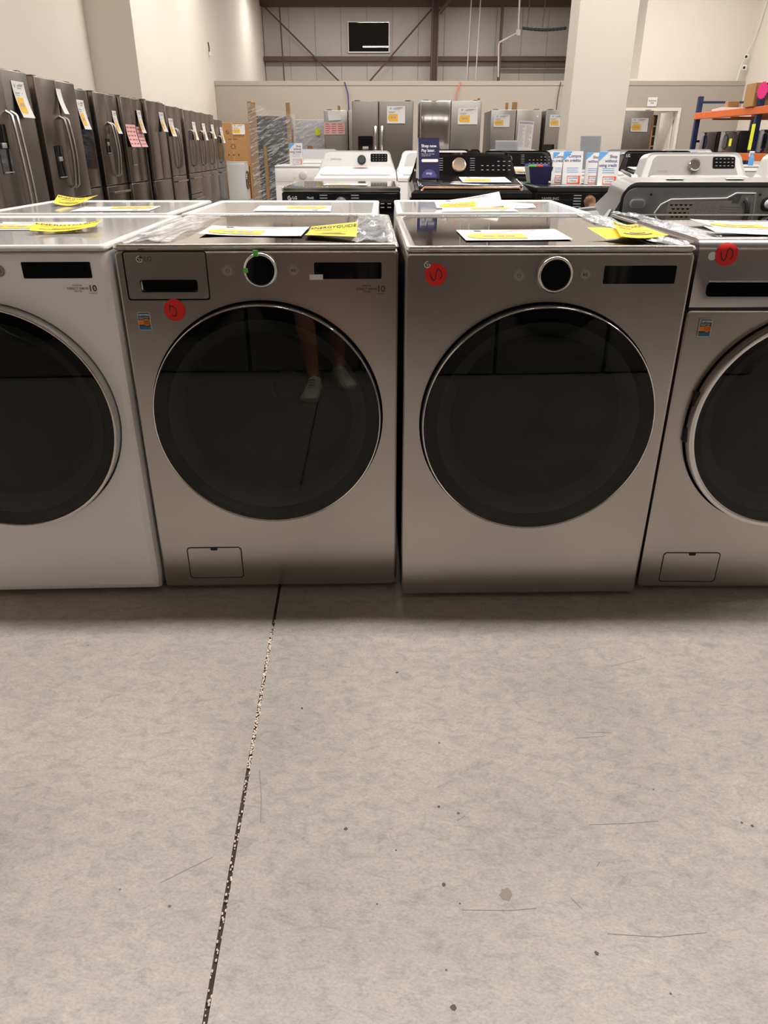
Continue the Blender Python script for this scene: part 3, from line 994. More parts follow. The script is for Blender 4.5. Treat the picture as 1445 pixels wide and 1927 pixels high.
# ------------------------------------------------------------------ papers
def paper(name, label, cat, q, kind='price', curl=None, group=None, m='paper', scale=None, pr=True):
    """a sheet on four corners q = bottom-left, bottom-right, top-right, top-left as read"""
    q = [Vector(p) for p in q]
    c = sum(q, Vector()) / 4
    q = [p - c for p in q]
    nrm = (q[1] - q[0]).cross(q[3] - q[0]).normalized()
    curl = curl or (lambda u, v: 0)

    def P(u, v, e=0.):
        a = q[0].lerp(q[1], u)
        b_ = q[3].lerp(q[2], u)
        return tuple(a.lerp(b_, v) + nrm * (curl(u, v) + e))
    n = 10
    o = B().loft([[P(i / n, j / n) for i in range(n + 1)] for j in range(n + 1)], False, False, closed=False).done(name, m, None, 60, c)
    tag(o, label, cat, group)
    e = .0012 if scale is None else scale
    W = (q[1] - q[0]).length
    H = (q[3] - q[0]).length

    def rect(b, u0, v0, u1, v1):
        k = 6
        b.loft([[P(u0 + (u1 - u0) * i / k, vv, e) for i in range(k + 1)] for vv in (v0, (v0 + v1) / 2, v1)], False, False, closed=False)
        return b
    if not pr:
        return o
    rnd = random.Random(hash(label) % 1000 if False else len(label) * 7)
    if kind == 'price':
        b = B()
        rect(b, .13, .12, .60, .55)
        b.poly([P(.13, .12, e), P(.13, .55, e), P(.06, .43, e), P(.045, .335, e), P(.06, .24, e)])
        b.done('price_tag_print', 'gold', o, 0)
        e = e * 1.6
        b = B()
        for u0, v0, u1, v1 in ((.16, .82, .24, .92), (.38, .86, .80, .895), (.38, .80, .70, .825), (.08, .66, .46, .69), (.08, .60, .40, .62), (.66, .66, .72, .69), (.20, .30, .30, .40), (.34, .30, .40, .40), (.42, .30, .50, .40)):
            rect(b, u0, v0, u1, v1)
        b.done('printed_lines', 'greyink', o, 0)
        b = B()
        rect(b, .52, .91, .90, .925)
        b.done('red_print', 'redink', o, 0)
    elif kind == 'energy':
        b = B()
        for u0, v0, u1, v1 in ((.08, .10, .92, .115), (.08, .66, .92, .675), (.12, .58, .5, .61), (.12, .2, .80, .24), (.3, .3, .7, .34), (.12, .45, .88, .47)):
            rect(b, u0, v0, u1, v1)
        b.done('printed_lines', 'ink', o, 0)
        lettering(o, [('ENERGYGUIDE', .5, .80, .145, 'CENTER', .02)], 'ink', lambda u, v: P(u, .80 + (v - .80) * 1.5 * 1.0, e), 'lettering')
    elif kind == 'spec':
        b = B()
        rect(b, .05, .90, .95, .97)
        for col in (0, 1):
            for r_ in range(22):
                u0 = .06 + .46 * col
                rect(b, u0, .84 - r_ * .034, u0 + rnd.uniform(.2, .4), .852 - r_ * .034)
        b.done('printed_lines', 'greyink', o, 0)
    elif kind == 'pink':
        b = B()
        for r_ in range(5):
            for k in range(3):
                u0 = .05 + .31 * k
                rect(b, u0, .84 - r_ * .18, u0 + rnd.uniform(.18, .28), .90 - r_ * .18)
        b.done('red_print', 'redink', o, 0)
    return o


def flat(c4, z, e=0.):
    return [(x, y, z) for x, y in c4]


ZP = .9840
paper('price_sheet', 'white price sheet with yellow tag lying on the taped washer', 'price sheet', flat([(-.494, 2.063), (-.217, 2.024), (-.217, 2.265), (-.502, 2.281)], ZP), curl=lambda u, v: .006 * (u - .5) ** 2 + .010 * max(0, .25 - u))
paper('energy_sheet', 'yellow energy sheet with one raised corner on the taped washer', 'energy sheet', [(-.207, 2.015, ZP + .005), (-.070, 1.962, ZP + .006), (-.073, 2.16, ZP + .024), (-.205, 2.20, ZP + .008)], 'energy', m='yel', curl=lambda u, v: -.004 * math.sin(PI * v))
paper('price_sheet', 'white price sheet lying alone at the middle of the dark steel dryer top', 'price sheet', flat([(.205, 1.931), (.477, 1.955), (.485, 2.212), (.202, 2.182)], ZP), curl=lambda u, v: .003 * (u - .5) ** 2)
paper('energy_sheet', 'lower yellow energy sheet on the right of the dark steel dryer, half covered', 'energy sheet', [(.56, 1.95, ZP + .002), (.69, 1.93, ZP + .002), (.685, 2.11, ZP + .003), (.545, 2.09, ZP + .016)], 'energy', m='yel', curl=lambda u, v: .004 * math.sin(PI * u), pr=False)
paper('energy_sheet', 'upper yellow energy sheet bent across another on the dark steel dryer', 'energy sheet', [(.585, 1.915, ZP + .012), (.715, 1.945, ZP + .012), (.70, 2.165, ZP + .018), (.615, 2.11, ZP + .032)], 'energy', m='yel', curl=lambda u, v: -.006 * math.sin(PI * u))
ZF = .9995
paper('price_sheet', 'white price sheet curling up on the washer at the right edge', 'price sheet', [(.868, 2.04, ZF + .006), (1.12, 2.03, ZF + .002), (1.14, 2.22, ZF + .002), (.862, 2.21, ZF + .012)], curl=lambda u, v: -.003 * math.sin(PI * min(1, u * 1.2)))
paper('blank_sheet', 'blank white sheet under the curling price sheet at the right edge', 'sheet', [(.82, 1.92, ZF + .006), (1.08, 1.90, ZF + .003), (1.10, 2.005, ZF + .003), (.826, 2.015, ZF + .011)], pr=False, curl=lambda u, v: -.004 * math.sin(PI * u))
paper('price_sheet', 'white price sheet lying on the silver-white machine at the left edge', 'price sheet', flat([(-1.172, 2.191), (-.872, 2.191), (-.928, 2.433), (-1.263, 2.433)], ZP))
paper('energy_sheet', 'yellow energy sheet with upturned ends on the silver-white machine', 'energy sheet', [(-.945, 2.07, ZP + .011), (-.79, 2.13, ZP + .016), (-.83, 2.30, ZP + .016), (-1.0, 2.24, ZP + .016)], 'energy', m='yel', curl=lambda u, v: -.008 * math.sin(PI * u))
paper('energy_sheet', 'yellow energy sheet curled like a dish on the far-left white machine', 'energy sheet', [(-1.30, 3.10, ZP + .012), (-1.19, 3.12, ZP + .014), (-1.20, 3.33, ZP + .028), (-1.36, 3.31, ZP + .030)], 'energy', m='yel', curl=lambda u, v: -.012 * math.sin(PI * u))
paper('price_sheet', 'white price sheet lying on the far-left white machine', 'price sheet', flat([(-.879, 3.11), (-1.161, 3.06), (-1.14, 2.85), (-.86, 2.88)], ZP))
paper('price_sheet', 'white price sheet on the backward white machine behind the taped washer', 'price sheet', flat([(-.209, 3.13), (-.493, 3.13), (-.479, 2.874), (-.194, 2.85)], ZP))
paper('price_sheet', 'flat white price sheet under the curled one, behind the dark steel dryer', 'price sheet', flat([(.494, 3.06), (.228, 3.05), (.206, 2.826), (.487, 2.85)], ZP))
paper('price_sheet', 'tall curled price sheet standing up behind the dark steel dryer', 'price sheet', [(.20, 2.98, ZP + .002), (.46, 3.05, ZP + .004), (.452, 3.12, ZP + .052), (.195, 3.05, ZP + .020)], curl=lambda u, v: -.004 * math.sin(PI * u))
paper('blank_sheet', 'blank white sheet with a lifted end behind the curled price sheet', 'sheet', [(.46, 3.02, ZP + .002), (.58, 3.0, ZP + .003), (.60, 3.19, ZP + .004), (.47, 3.22, ZP + .016)], pr=False, curl=lambda u, v: -.004 * math.sin(PI * u))


# ------------------------------------------------------------------ top-loading machines
def top_loader(label, loc, rz=0, cat='washer', w=.69, body='black', lid=None, face='panelglass', trim='copper', dial=(-.03, .045, 'golddial'), disp=None, keys=True,
               brand=None, group=None, rear=False, frame=None, name='washing_machine', ztop=1.16):
    t = thing(name, label, cat, loc, rz, group)
    hw = w / 2
    B().box(-hw, hw, 0, .70, .012, .93, .012).done('cabinet', body, t, 30)
    # sloping deck with tapered shoulders
    pr = lambda ins, z: [(-hw + ins, .0), (hw - ins, .0), (hw - ins, .69), (-hw + ins, .69)]
    dz_ = -.036 if rear else 0
    dk = B()
    dk.loft([[(-hw, -.004, .93), (hw, -.004, .93), (hw, .69, .93), (-hw, .69, .93)],
             [(-hw, -.006, .955 + dz_ * .6), (hw, -.006, .955 + dz_ * .6), (hw, .69, 1.0 + dz_), (-hw, .69, 1.0 + dz_)],
             [(-hw + .02, .010, .972 + dz_), (hw - .02, .010, .972 + dz_), (hw - .02, .68, 1.035 + dz_), (-hw + .02, .68, 1.035 + dz_)]])
    dk.done('deck', body, t, 30)
    ld = B()
    L = []
    for ins, dz in ((0, 0), (0, .010), (.008, .016)):
        L.append([(px, py, .974 + (py / .69) * .064 + dz + dz_) for px, py in rrect(0, .26, w - .09 - 2 * ins, .44 - 2 * ins, .04, 5)])
    ld.loft(L, False, True)
    lo = ld.done('lid', lid or body, t, 40)
    if trim:
        B().tube([(-.28, .02, .945), (-.285, .012, .968), (-.27, .025, .982), (.27, .025, .982), (.285, .012, .968), (.28, .02, .945)], .008, 6).done('lid_trim', trim, t, 40)
    # console: rounded trapezoid leaning back
    def con(y, zb, zt, wb, wt, r=.05):
        pts = [(-wb / 2, zb), (wb / 2, zb)]
        for a in range(0, 91, 15):
            pts.append((wt / 2 - r + r * math.cos(R(a)), zt - r + r * math.sin(R(a))))
        for a in range(90, 181, 15):
            pts.append((-wt / 2 + r + r * math.cos(R(a)), zt - r + r * math.sin(R(a))))
        return [(px, y + (pz - zb) * .35 if y < .6 else y, pz) for px, pz in pts]
    cs = B()
    cs.loft([con(.515, 1.00, ztop - .012, w - .02, w - .10), con(.505, 1.0, ztop, w - .005, w - .085), con(.70, .95, ztop - .01, w - .005, w - .09)])
    co = cs.done('console', frame or body, t, 35)

    def CF(u, v, e=.004):   # on the slanted face
        return (u, .515 + (v - 1.0) * .35 - e, v)
    B().loft([[CF(u * .90, 1.014 + (v - 1.0) * .86, e) for u, _, v in [(p[0], 0, p[2]) for p in con(.515, 1.0, ztop - .012, w - .05, w - .11)]] for e in (-.002, .0025)]).done('console_face', face, co, 30)
    if dial:
        u, rd, dm = dial
        v = (1.0 + ztop) / 2 + .004
        kb = B()
        ax = Vector((0, -1, .35)).normalized()
        X = Vector((1, 0, 0))
        Y = ax.cross(X)
        o = Vector(CF(u, v))
        kb.loft([[tuple(o + ax * h + X * r_ * math.cos(a) + Y * r_ * math.sin(a)) for a in [2 * PI * k / 28 for k in range(28)]] for r_, h in ((rd, 0), (rd * .96, .022), (rd * .8, .026), (rd * .78, .024), (.002, .023))], False, True)
        kb.done('control_dial', dm, co, 40)
    if disp:
        u0, u1 = disp
        v0, v1 = ztop - .09, ztop - .025
        B().loft([[CF(px, pz, e) for px, pz in rrect((u0 + u1) / 2, (v0 + v1) / 2, u1 - u0, v1 - v0, .008, 3)] for e in (.002, .006)]).done('display', 'panelglass', co, 0)
        kb = B()
        for i in range(5):
            for j in range(3):
                u = u0 + (u1 - u0) * (.12 + .18 * i)
                v = v0 + (v1 - v0) * (.2 + .3 * j)
                kb.poly([CF(u, v, .0066), CF(u + .012, v, .0066), CF(u + .012, v + .003, .0066), CF(u, v + .003, .0066)])
        kb.done('key_legends', 'greyink', co, 0)['kind'] = 'stuff'
    elif keys:
        kb = B()
        for i in range(6):
            for j in range(2 if i < 3 else 3):
                u = .11 + .034 * i
                v = ztop - .10 + .024 * j
                kb.poly([CF(u, v, .0045), CF(u + .014, v, .0045), CF(u + .014, v + .004, .0045), CF(u, v + .004, .0045)])
        for i in range(6):
            for u in (-.16, .04):
                v = ztop - .10 + .013 * i
                kb.poly([CF(u, v, .0045), CF(u + .030, v, .0045), CF(u + .030, v + .0025, .0045), CF(u, v + .0025, .0045)])
        kb.done('key_legends', 'greyink', co, 0)['kind'] = 'stuff'
    if brand:
        tx, u, v, s, m_ = brand
        lettering(co, [(tx, u, v, s)], m_, lambda a, b_: CF(a, b_, .0052), 'wordmark')
    if rear:
        yb = .7015
        # dark gasket, inner plate with carrying recess, vents, valves
        G = lambda u, v, e: (-u, yb + e, v)        # u to the right as seen from behind
        out = [(px, pz) for px, pz in rrect(0, 1.01, .61, .13, .045, 6)]
        B().loft([[G(px, pz, e) for px, pz in out] for e in (-.004, .003)]).done('rear_gasket', 'dark', co, 0)
        inn = [(px, pz) for px, pz in rrect(0, 1.003, .59, .13, .040, 6)]
        rp = B().loft([[G(px, pz, e) for px, pz in inn] for e in (0, .006)]).done('rear_plate', 'grey', co, 30)
        B().loft([[G(px, pz, e) for px, pz in rrect(-.247, 1.018, .052, .028, .012, 5)] for e in (.005, .009)]).done('cover_pad', 'lgrey', co, 30)
        B().loft([[G(px, pz, e) for px, pz in rrect(-.247, 1.018, .044, .021, .009, 5)] for e in (.008, .0105)]).done('pad_centre', 'grey', co, 30)
        # arched recess with bright lip
        arc = [(-.185, .96), (-.182, .99), (-.165, 1.015), (-.135, 1.03), (.055, 1.034), (.085, 1.05), (.150, 1.05), (.16, .96)]
        B().tube([G(u, v, .008) for u, v in arc], .004, 6).done('recess_lip', 'lgrey', co, 40)
        B().loft([[G(u, v, e) for u, v in [(-.18, .965), (-.165, 1.01), (-.13, 1.026), (.06, 1.03), (.085, .965)]] for e in (.004, .0068)]).done('carry_recess', 'lgrey', co, 0)
        B().loft([[G(u, v, e) for u, v in [(-.15, .96), (-.06, .96), (-.06, .984), (-.14, .980)]] for e in (.005, .0078)]).done('hand_slot', 'dark', co, 0)
        pl = B().loft([[G(u, v, e) for u, v in [(-.143, .985), (.075, .985), (.075, 1.028), (-.143, 1.028)]] for e in (.006, .0085)]).done('vent_plate', 'pipe', co, 0)
        vb = B()
        for j in range(3):
            for i in range(12):
                cu, cv = -.13 + .0165 * i + (.008 if j % 2 else 0), .992 + .0125 * j
                vb.poly([G(cu + .0062 * math.cos(R(a)), cv + .0062 * math.sin(R(a)), .0089) for a in range(180, 361, 30)])
        vb.done('vent_hole', 'dark', pl, 0)
        # instruction label
        lb = B().loft([[G(u, v, e) for u, v in [(-.075, .968), (.165, .962), (.10, 1.018), (-.052, 1.026)]] for e in (.009, .010)]).done('instruction_label', 'label', co, 0)
        tag(lb, 'printed instruction leaflet taped to the back', None)
        pb = B()
        for k in range(5):
            pb.ribbon([(.035, 1.008 - .008 * k), (.11 - .004 * k, 1.006 - .008 * k)], .0018, lambda u, v: G(u, v, .0106))
        for k in range(3):
            pb.ribbon([(-.045 + .03 * k, .985), (-.04 + .03 * k, 1.012), (-.025 + .03 * k, .99), (-.02 + .03 * k, 1.015)], .0016, lambda u, v: G(u, v, .0106))
        pb.done('printed_lines', 'greyink', lb, 0)
        # cord entry
        B().loft([[G(u, v, e) for u, v in [(.088, .95), (.158, .95), (.150, 1.046), (.105, 1.046)]] for e in (.004, .0092)]).done('cord_panel', 'lgrey', co, 0)
        B().tube([G(.12, 1.03, .012), G(.125, 1.02, .022), G(.128, .99, .024), G(.125, .95, .02)], .009, 8).done('cord_entry', 'matte', co, 40)
        B().loft([[G(px, pz, e) for px, pz in rrect(.228, 1.016, .10, .046, .02, 5)] for e in (.004, .009)]).done('valve_plate', 'dark', co, 30)
        for u, m_ in ((.204, 'bluevalve'), (.252, 'redvalve')):
            vo = B().lathe([(.016, .006), (.016, .03), (.0115, .03), (.0115, .012)], G(u, 1.017, 0), 'y', 24).done('inlet_valve', 'pipe', co, 40)
            B().lathe([(.0105, .012), (.0105, .026), (.004, .026), (.001, .022)], G(u, 1.017, 0), 'y', 20, False, True).done('valve_core', m_, vo, 40)
        for u in (-.205, .168):
            B().disc(G(u, 1.047, .0085), .004, 'y', 12, .004).done('screw', 'dark', co, 0)
        for u, wd in ((-.10, .06), (.11, .06)):
            B().loft([[(-u + sx * wd / 2 * (1 + .1 * sx * sy), .62 + sy * .018, ztop - .003 + e) for sx, sy in ((-1, -1), (1, -1), (1, 1), (-1, 1))] for e in (0, .0015)]).done('paper_scrap', 'paper', t, 0)
    return t


mk_grey = mat('grey_enamel', (.12, .123, .125), .30, noise=.03)
M['greyenamel'] = mk_grey
top_loader('dark grey top-load washer seen from behind, blue inlet valve and vent holes showing', (1.118, 3.42, 0), 180, body='greyenamel', lid='greyenamel', face='grey', trim=None,
           rear=True, ztop=1.095, dial=None, keys=False)


# ------------------------------------------------------------------ third row, facing the camera
def dark_dryer(label, loc, brand, dialm='rim', thinq=False, body='black'):
    t = thing('dryer', label, 'dryer', loc, 0)
    w, d = .69, .74
    B().box(-w / 2, w / 2, 0, d, .014, .955, .006).done('cabinet', body, t, 30)
    B().loft([[(px, py, z) for px, py in rrect(0, d / 2, w - i, d - i, .012, 4)] for z, i in ((.957, .004), (.961, 0), (.980, 0), (.985, .010))]).done('top_rim', 'rim' if brand == 'LG' else 'matte', t, 40)
    B().loft([[(px, py, .9862) for px, py in rrect(0, d / 2, w - .05, d - .05, .012, 4)]], False, True).done('top_panel', mat('brown_glass_top', (.05, .042, .035), .06), t, 0)
    pf = B().box(-w / 2 + .004, w / 2 - .004, -.006, 0, .845, .952, .003).done('control_panel', 'panelglass', t, 30)
    B().lathe([(.036, 0), (.034, -.026), (.028, -.029), (.001, -.028)], (.0 if brand == 'LG' else -.035, -.006, .898 if brand == 'LG' else .908), 'y', 36, False, True).done('control_dial', dialm, pf, 40)
    b = B()
    f = front(-.0072)
    for i in range(6):
        for u, s in ((-.125, .045), (.058, .045)):
            v = .862 + .015 * i
            b.poly([f(u, v), f(u + s, v), f(u + s, v + .005), f(u, v + .005)])
    for i in range(4):
        for v in (.872, .892):
            u = .15 + .04 * i
            b.poly([f(u, v), f(u + .022, v), f(u + .022, v + .005), f(u, v + .005)])
    b.done('key_legends', 'greyink', pf, 0)['kind'] = 'stuff'
    if brand == 'LG':
        emblem(pf, -.30, .925, .012, 'whiteink', -.0075)
        lettering(pf, [('LG', -.283, .925, .022, 'LEFT', .01), ('ThinQ', -.20, .925, .015, 'LEFT')], 'whiteink', f, 'wordmark')
    else:
        lettering(pf, [(brand, -.31, .922, .022, 'LEFT')], 'greyink', f, 'wordmark')
    B().lathe([(.25, 0), (.25, -.02), (.22, -.03), (.001, -.03)], (0, 0, .5), 'y', 48, False, True).done('door', 'panelglass', t, 40)
    return t


dark_dryer('black dryer with silver dial and blue-lit display, behind the white backward machines', (-.250, 4.62, 0), 'LG')
top_loader('glossy black top-load washer with copper trim and rose-gold dial, navy sign on its lid', (.50, 4.52, 0), brand=('SAMSUNG', -.27, 1.06, .018, 'whiteink'))
dark_dryer('black front-panel dryer with copper dial under the two white counter cards', (1.225, 4.60, 0), 'SAMSUNG', 'copper')
top_loader('white top-load washer with grey console, chrome dial and black display', (1.955, 4.55, 0), body='white', face='silver', trim=None, dial=(0, .038, 'chrome'), disp=(.12, .26), brand=('MAYTAG', -.19, 1.055, .016, 'greyink'))
top_loader('white top-load washer cut off at the right edge beside the grey-console one', (2.70, 4.45, 0), body='white', face='silver', trim=None, dial=(0, .038, 'chrome'), disp=(.12, .26))

# fourth row
top_loader('white top-load washer with black ring dial and pink slip on its lid', (-.24, 6.70, 0), body='silverwhite', face='white', frame='white', trim=None, dial=(.04, .038, 'matte'), disp=(.12, .27), brand=('SAMSUNG', -.19, 1.09, .022, 'greyink'))
top_loader('light grey top-load washer half hidden between the ring-dial one and the black copper one', (.46, 6.72, 0), body='silverwhite', face='lgrey', trim=None, dial=(0, .038, 'chrome'))
top_loader('second black top-load washer, right behind the navy brochure tray', (1.17, 6.60, 0), trim=None, dial=(-.08, .04, 'grey'))
top_loader('black top-load washer with white dial behind the grey-console white washer', (2.40, 6.55, 0), trim=None, dial=(.12, .034, 'pipe'), disp=(.18, .29), brand=('LG', -.26, 1.12, .03, 'whiteink'))
top_loader('white top-load washer behind the copper-dial dryer cards, only its frame showing', (1.785, 6.62, 0), w=.52, body='white', face='lgrey', trim=None, dial=None, keys=False)

# fifth row and beyond
t5 = thing('dryer', 'white front-load dryer with big round knob beside the wrapped crate', 'dryer', (-1.0, 9.9, 0), 0)
B().box(-.345, .345, 0, .72, .014, .955, .008).done('cabinet', 'silverwhite', t5, 30)
B().box(-.345, .345, -.004, .72, .957, .985, .008).done('top_panel', 'white', t5, 30)
cp = B().box(-.335, .335, -.008, 0, .80, .95, .004).done('control_panel', 'silverwhite', t5, 30)
B().lathe([(.045, -.006), (.042, -.03), (.034, -.034), (.001, -.033)], (0, 0, .875), 'y', 30, False, True).done('control_dial', 'white', cp, 40)
for x in (-.10, .10):
    B().disc((x, -.008, .845), .012, 'y', 16, .006).done('push_button', 'white', cp)
B().box(.17, .30, -.011, -.006, .845, .862, .002).done('display', 'panelglass', cp)
dr5 = B().lathe([(.28, 0), (.28, -.02), (.265, -.03), (.25, -.03)], (0, 0, .48), 'y', 56).done('door', 'chrome', t5, 40)
B().lathe([(.27, -.02), (.2, -.035), (.001, -.04)], (0, 0, .48), 'y', 56, False, True).done('door_glass', 'lgrey', dr5, 40)
top_loader('white top-load washer behind the big-knob white dryer', (-.98, 11.2, 0), body='white', face='lgrey', trim=None, dial=None, keys=False)
top_loader('black top-load washer with gold knob just under the bright steel fridge', (.87, 9.3, 0), trim=None, dial=(.17, .04, 'golddial'))
top_loader('white top-load washer whose rounded frame shows left of the pillar foot', (2.30, 9.3, 0), body='white', face='lgrey', trim=None, dial=None, keys=False)
top_loader('white top-load washer right of the second black one, only a corner showing', (1.575, 9.4, 0), body='white', face='lgrey', trim=None, dial=None, keys=False)
top_loader('grey-faced top-load washer at the foot of the pillar', (3.01, 9.3, 0), body='grey', face='grey', frame='grey', trim=None, dial=None, keys=False, lid='white')
top_loader('white top-load washer in front of the orange rack', (3.72, 9.4, 0), body='white', face='lgrey', trim=None, dial=(0, .036, 'pipe'), keys=False)
w6 = front_loader('white front-load washer carrying the spray bottle, in front of the orange rack', 'washer', (4.43, 9.6, 0), 0, body='white', top='white', rimm='white', d=.74, simple=True)
dup(w6, (3.80, 7.9, 0), 0, 'white front-load washer nearest the right edge below the spray bottle')


# ------------------------------------------------------------------ counter signs
def at(o, f):
    return lambda u, v: f(u, v)


def tent_card(name, label, loc, rz, w, h, d, ground, lean=.0):
    t = thing(name, label, 'counter sign', loc, rz)
    b = B().loft([[(-w / 2, -d / 2, 0), (w / 2, -d / 2, 0), (w / 2, -d / 2 + .002, 0), (-w / 2, -d / 2 + .002, 0)],
                  [(-w / 2, -.0015 - lean, h), (w / 2, -.0015 - lean, h), (w / 2, .0005 - lean, h), (-w / 2, .0005 - lean, h)]])
    b.done('card_front', ground, t, 0)
    b = B().loft([[(-w / 2, d / 2, 0), (w / 2, d / 2, 0), (w / 2, d / 2 - .002, 0), (-w / 2, d / 2 - .002, 0)],
                  [(-w / 2, .0025 - lean, h), (w / 2, .0025 - lean, h), (w / 2, .0005 - lean, h), (-w / 2, .0005 - lean, h)]])
    b.done('card_back', 'pipe', t, 0)
    f = lambda u, v, e=.0012: (u, -d / 2 + (v / h) * (d / 2 - .0015 - lean) - e, v)
    return t, f


nv, f = tent_card('counter_sign', 'navy Shop now Pay later sign standing on the black copper-trimmed washer', (.262, 4.80, 1.024), 8, .125, .215, .09, 'navy')
B().loft([[(-.0625, -.045, 0), (-.0625, .045, 0), (-.0625, 0, .215)], [(-.0645, -.045, 0), (-.0645, .045, 0), (-.0645, 0, .215)]]).done('card_side', 'pipe', nv, 0)
lettering(nv, [('Shop now.', -.045, .172, .022, 'LEFT', .02), ('Pay later.', -.045, .148, .022, 'LEFT', .02), ('Get what you need today', -.045, .130, .0075, 'LEFT'),
               ('and pay over time', -.045, .121, .0075, 'LEFT')], 'whiteink', f)
B().poly([f(px, pz) for px, pz in rrect(0.005, .095, .10, .016, .007, 4)]).done('search_bar_print', 'whiteink', nv, 0)
B().poly([f(.045 * math.cos(R(a)) + .0, .045 * math.sin(R(a)) + .004) for a in range(0, 181, 12)]).done('half_moon_print', 'violet', nv, 0)
lettering(nv, [('snap', 0, .028, .020)], 'whiteink', lambda u, v: f(u, v, .0018), 'card_wordmark')


def white_card(label, loc, rz, w, h, lines, bold=.008):
    t, f = tent_card('counter_sign', label, loc, rz, w, h, .06, 'paper')
    B().poly([f(-w / 2, h - .001), f(-w / 2, h - w * .42), f(-w / 2 + w * .45, h - .001)]).done('blue_corner_print', 'sky', t, 0)
    lettering(t, [(s, w * .40, h * (.86 - .13 * i), h * .125, 'RIGHT', bold) for i, s in enumerate(lines)], 'blueink', f)
    b = B()
    for k in range(3):
        v = h * (.5 - .06 * k)
        b.poly([f(-w * .3, v), f(w * .3, v), f(w * .3, v + .002), f(-w * .3, v + .002)])
    b.done('printed_lines', 'sky', t, 0)
    b = B()
    x0, x1, z0, z1 = -w * .25, w * .42, .006, h * .27
    for a in ((x0, z0, x1, z0 + .005), (x0, z1 - .003, x1, z1), (x0, z0, x0 + .003, z1), (x1 - .012, z0, x1, z1)):
        b.poly([f(a[0], a[1]), f(a[2], a[1]), f(a[2], a[3]), f(a[0], a[3])])
    b.done('red_box_print', 'orangeprint', t, 0)
    lettering(t, [('Up to $5,000', (x0 + x1) / 2 - .003, h * .20, h * .055), ('in 90 days', (x0 + x1) / 2 - .003, h * .12, h * .055)], 'blueink', f, 'box_lettering')
    return t


white_card('white Compra sin crédito counter card on the copper-dial dryer', (1.128, 4.83, .988), 0, .115, .18, ['Compra', 'sin crédito'])
white_card('white Shop without using credit counter card on the copper-dial dryer', (1.312, 4.72, .988), 0, .118, .178, ['Shop', 'without', 'using credit'])
white_card('narrow white counter card half hidden behind the Compra sin crédito card', (1.075, 4.93, .988), -12, .09, .175, ['Compra', 'sin crédito'])
white_card('narrow white counter card half hidden behind the Shop without card', (1.262, 4.86, .988), -12, .09, .172, ['Shop', 'without'])
white_card('white counter card with red corner on the big-knob white dryer', (-1.08, 9.98, .988), 0, .16, .24, ['Shop', 'without', 'using credit'])
white_card('small blue-cornered card on the deck in front of the doorway', (3.15, 9.45, 1.012), 0, .12, .13, ['Shop'])
white_card('small blue-cornered card left of the orange rack upright', (3.68, 9.52, 1.016), 0, .15, .12, ['Shop'])


def holder(label, loc, rz, w, h):
    t = thing('sign_holder', label, 'sign holder', loc, rz)
    B().loft([[(-w / 2, -.03, 0), (w / 2, -.03, 0), (w / 2, -.027, 0), (-w / 2, -.027, 0)], [(-w / 2, .02, h), (w / 2, .02, h), (w / 2, .023, h), (-w / 2, .023, h)]]).done('clear_sleeve', 'acrylic', t, 0)
    B().box(-w / 2, w / 2, -.03, .06, -.0, .004).done('base_plate', 'acrylic', t, 0)
    f = lambda u, v: (u, -.027 + .05 * v / h + .0045, v)
    B().poly([f(-w * .49, 0.01), f(w * .49, 0.01), f(w * .49, h * .72), f(-w * .49, h * .72)]).done('insert_sheet', 'paper', t, 0)
    B().poly([f(-w * .49, h * .72), f(w * .49, h * .72), f(w * .49, h * .98), f(-w * .49, h * .98)]).done('insert_head', 'label', t, 0)
    return t


holder('tall clear sign holder with pale insert before the fridges left of the pillar', (1.44, 9.55, 1.020), 4, .27, .24)
holder('tall clear sign holder behind the white counter cards, before the pillar', (1.70, 6.70, 1.012), 0, .17, .26)
# brochure tray
bt = thing('brochure_tray', 'navy brochure tray with coloured leaflets on the copper-dial dryer', 'tray', (.958, 4.99, .988), 0)
B().box(-.075, .075, -.06, .06, 0, .004).done('tray_base', 'navy', bt, 0)
B().loft([[(-.055, -.06, 0), (.055, -.06, 0), (.055, -.058, 0), (-.055, -.058, 0)], [(-.075, -.075, .095), (.075, -.075, .095), (.075, -.073, .095), (-.075, -.073, .095)]]).done('tray_front', 'navy', bt, 0)
B().loft([[(-.055, .058, 0), (.055, .058, 0), (.055, .06, 0), (-.055, .06, 0)], [(-.075, .073, .11), (.075, .073, .11), (.075, .075, .11), (-.075, .075, .11)]]).done('tray_back', 'violet', bt, 0)
for s in (-1, 1):
    B().loft([[(s * .055, -.06, 0), (s * .055, .06, 0), (s * .075, .075, .095), (s * .075, -.075, .095)], [(s * .053, -.06, 0), (s * .053, .06, 0), (s * .073, .075, .095), (s * .073, -.075, .095)]]).done('tray_side', 'label' if s < 0 else 'navy', bt, 0)
for i, (m_, x) in enumerate((('green', -.04), ('orangeprint', 0), ('violet', .04))):
    B().box(x - .018, x + .018, -.05, .05, .004, .103).done('leaflet', m_, bt, 0)
paper('price_sheet', 'white price sheet on the lid of the black copper-trimmed washer', 'price sheet', [(.46, 4.66, 1.0065), (.745, 4.66, 1.0065), (.735, 4.88, 1.0275), (.455, 4.88, 1.0275)])
paper('price_sheet', 'white price sheet lying in front of the two white counter cards', 'price sheet', flat([(.98, 4.64), (1.26, 4.64), (1.30, 4.70), (1.02, 4.70)], .9885), pr=False)
paper('price_sheet', 'white price sheet behind the narrow cards on the copper-dial dryer', 'price sheet', flat([(1.0, 5.05), (1.28, 5.05), (1.28, 5.27), (1.0, 5.27)], .9885))
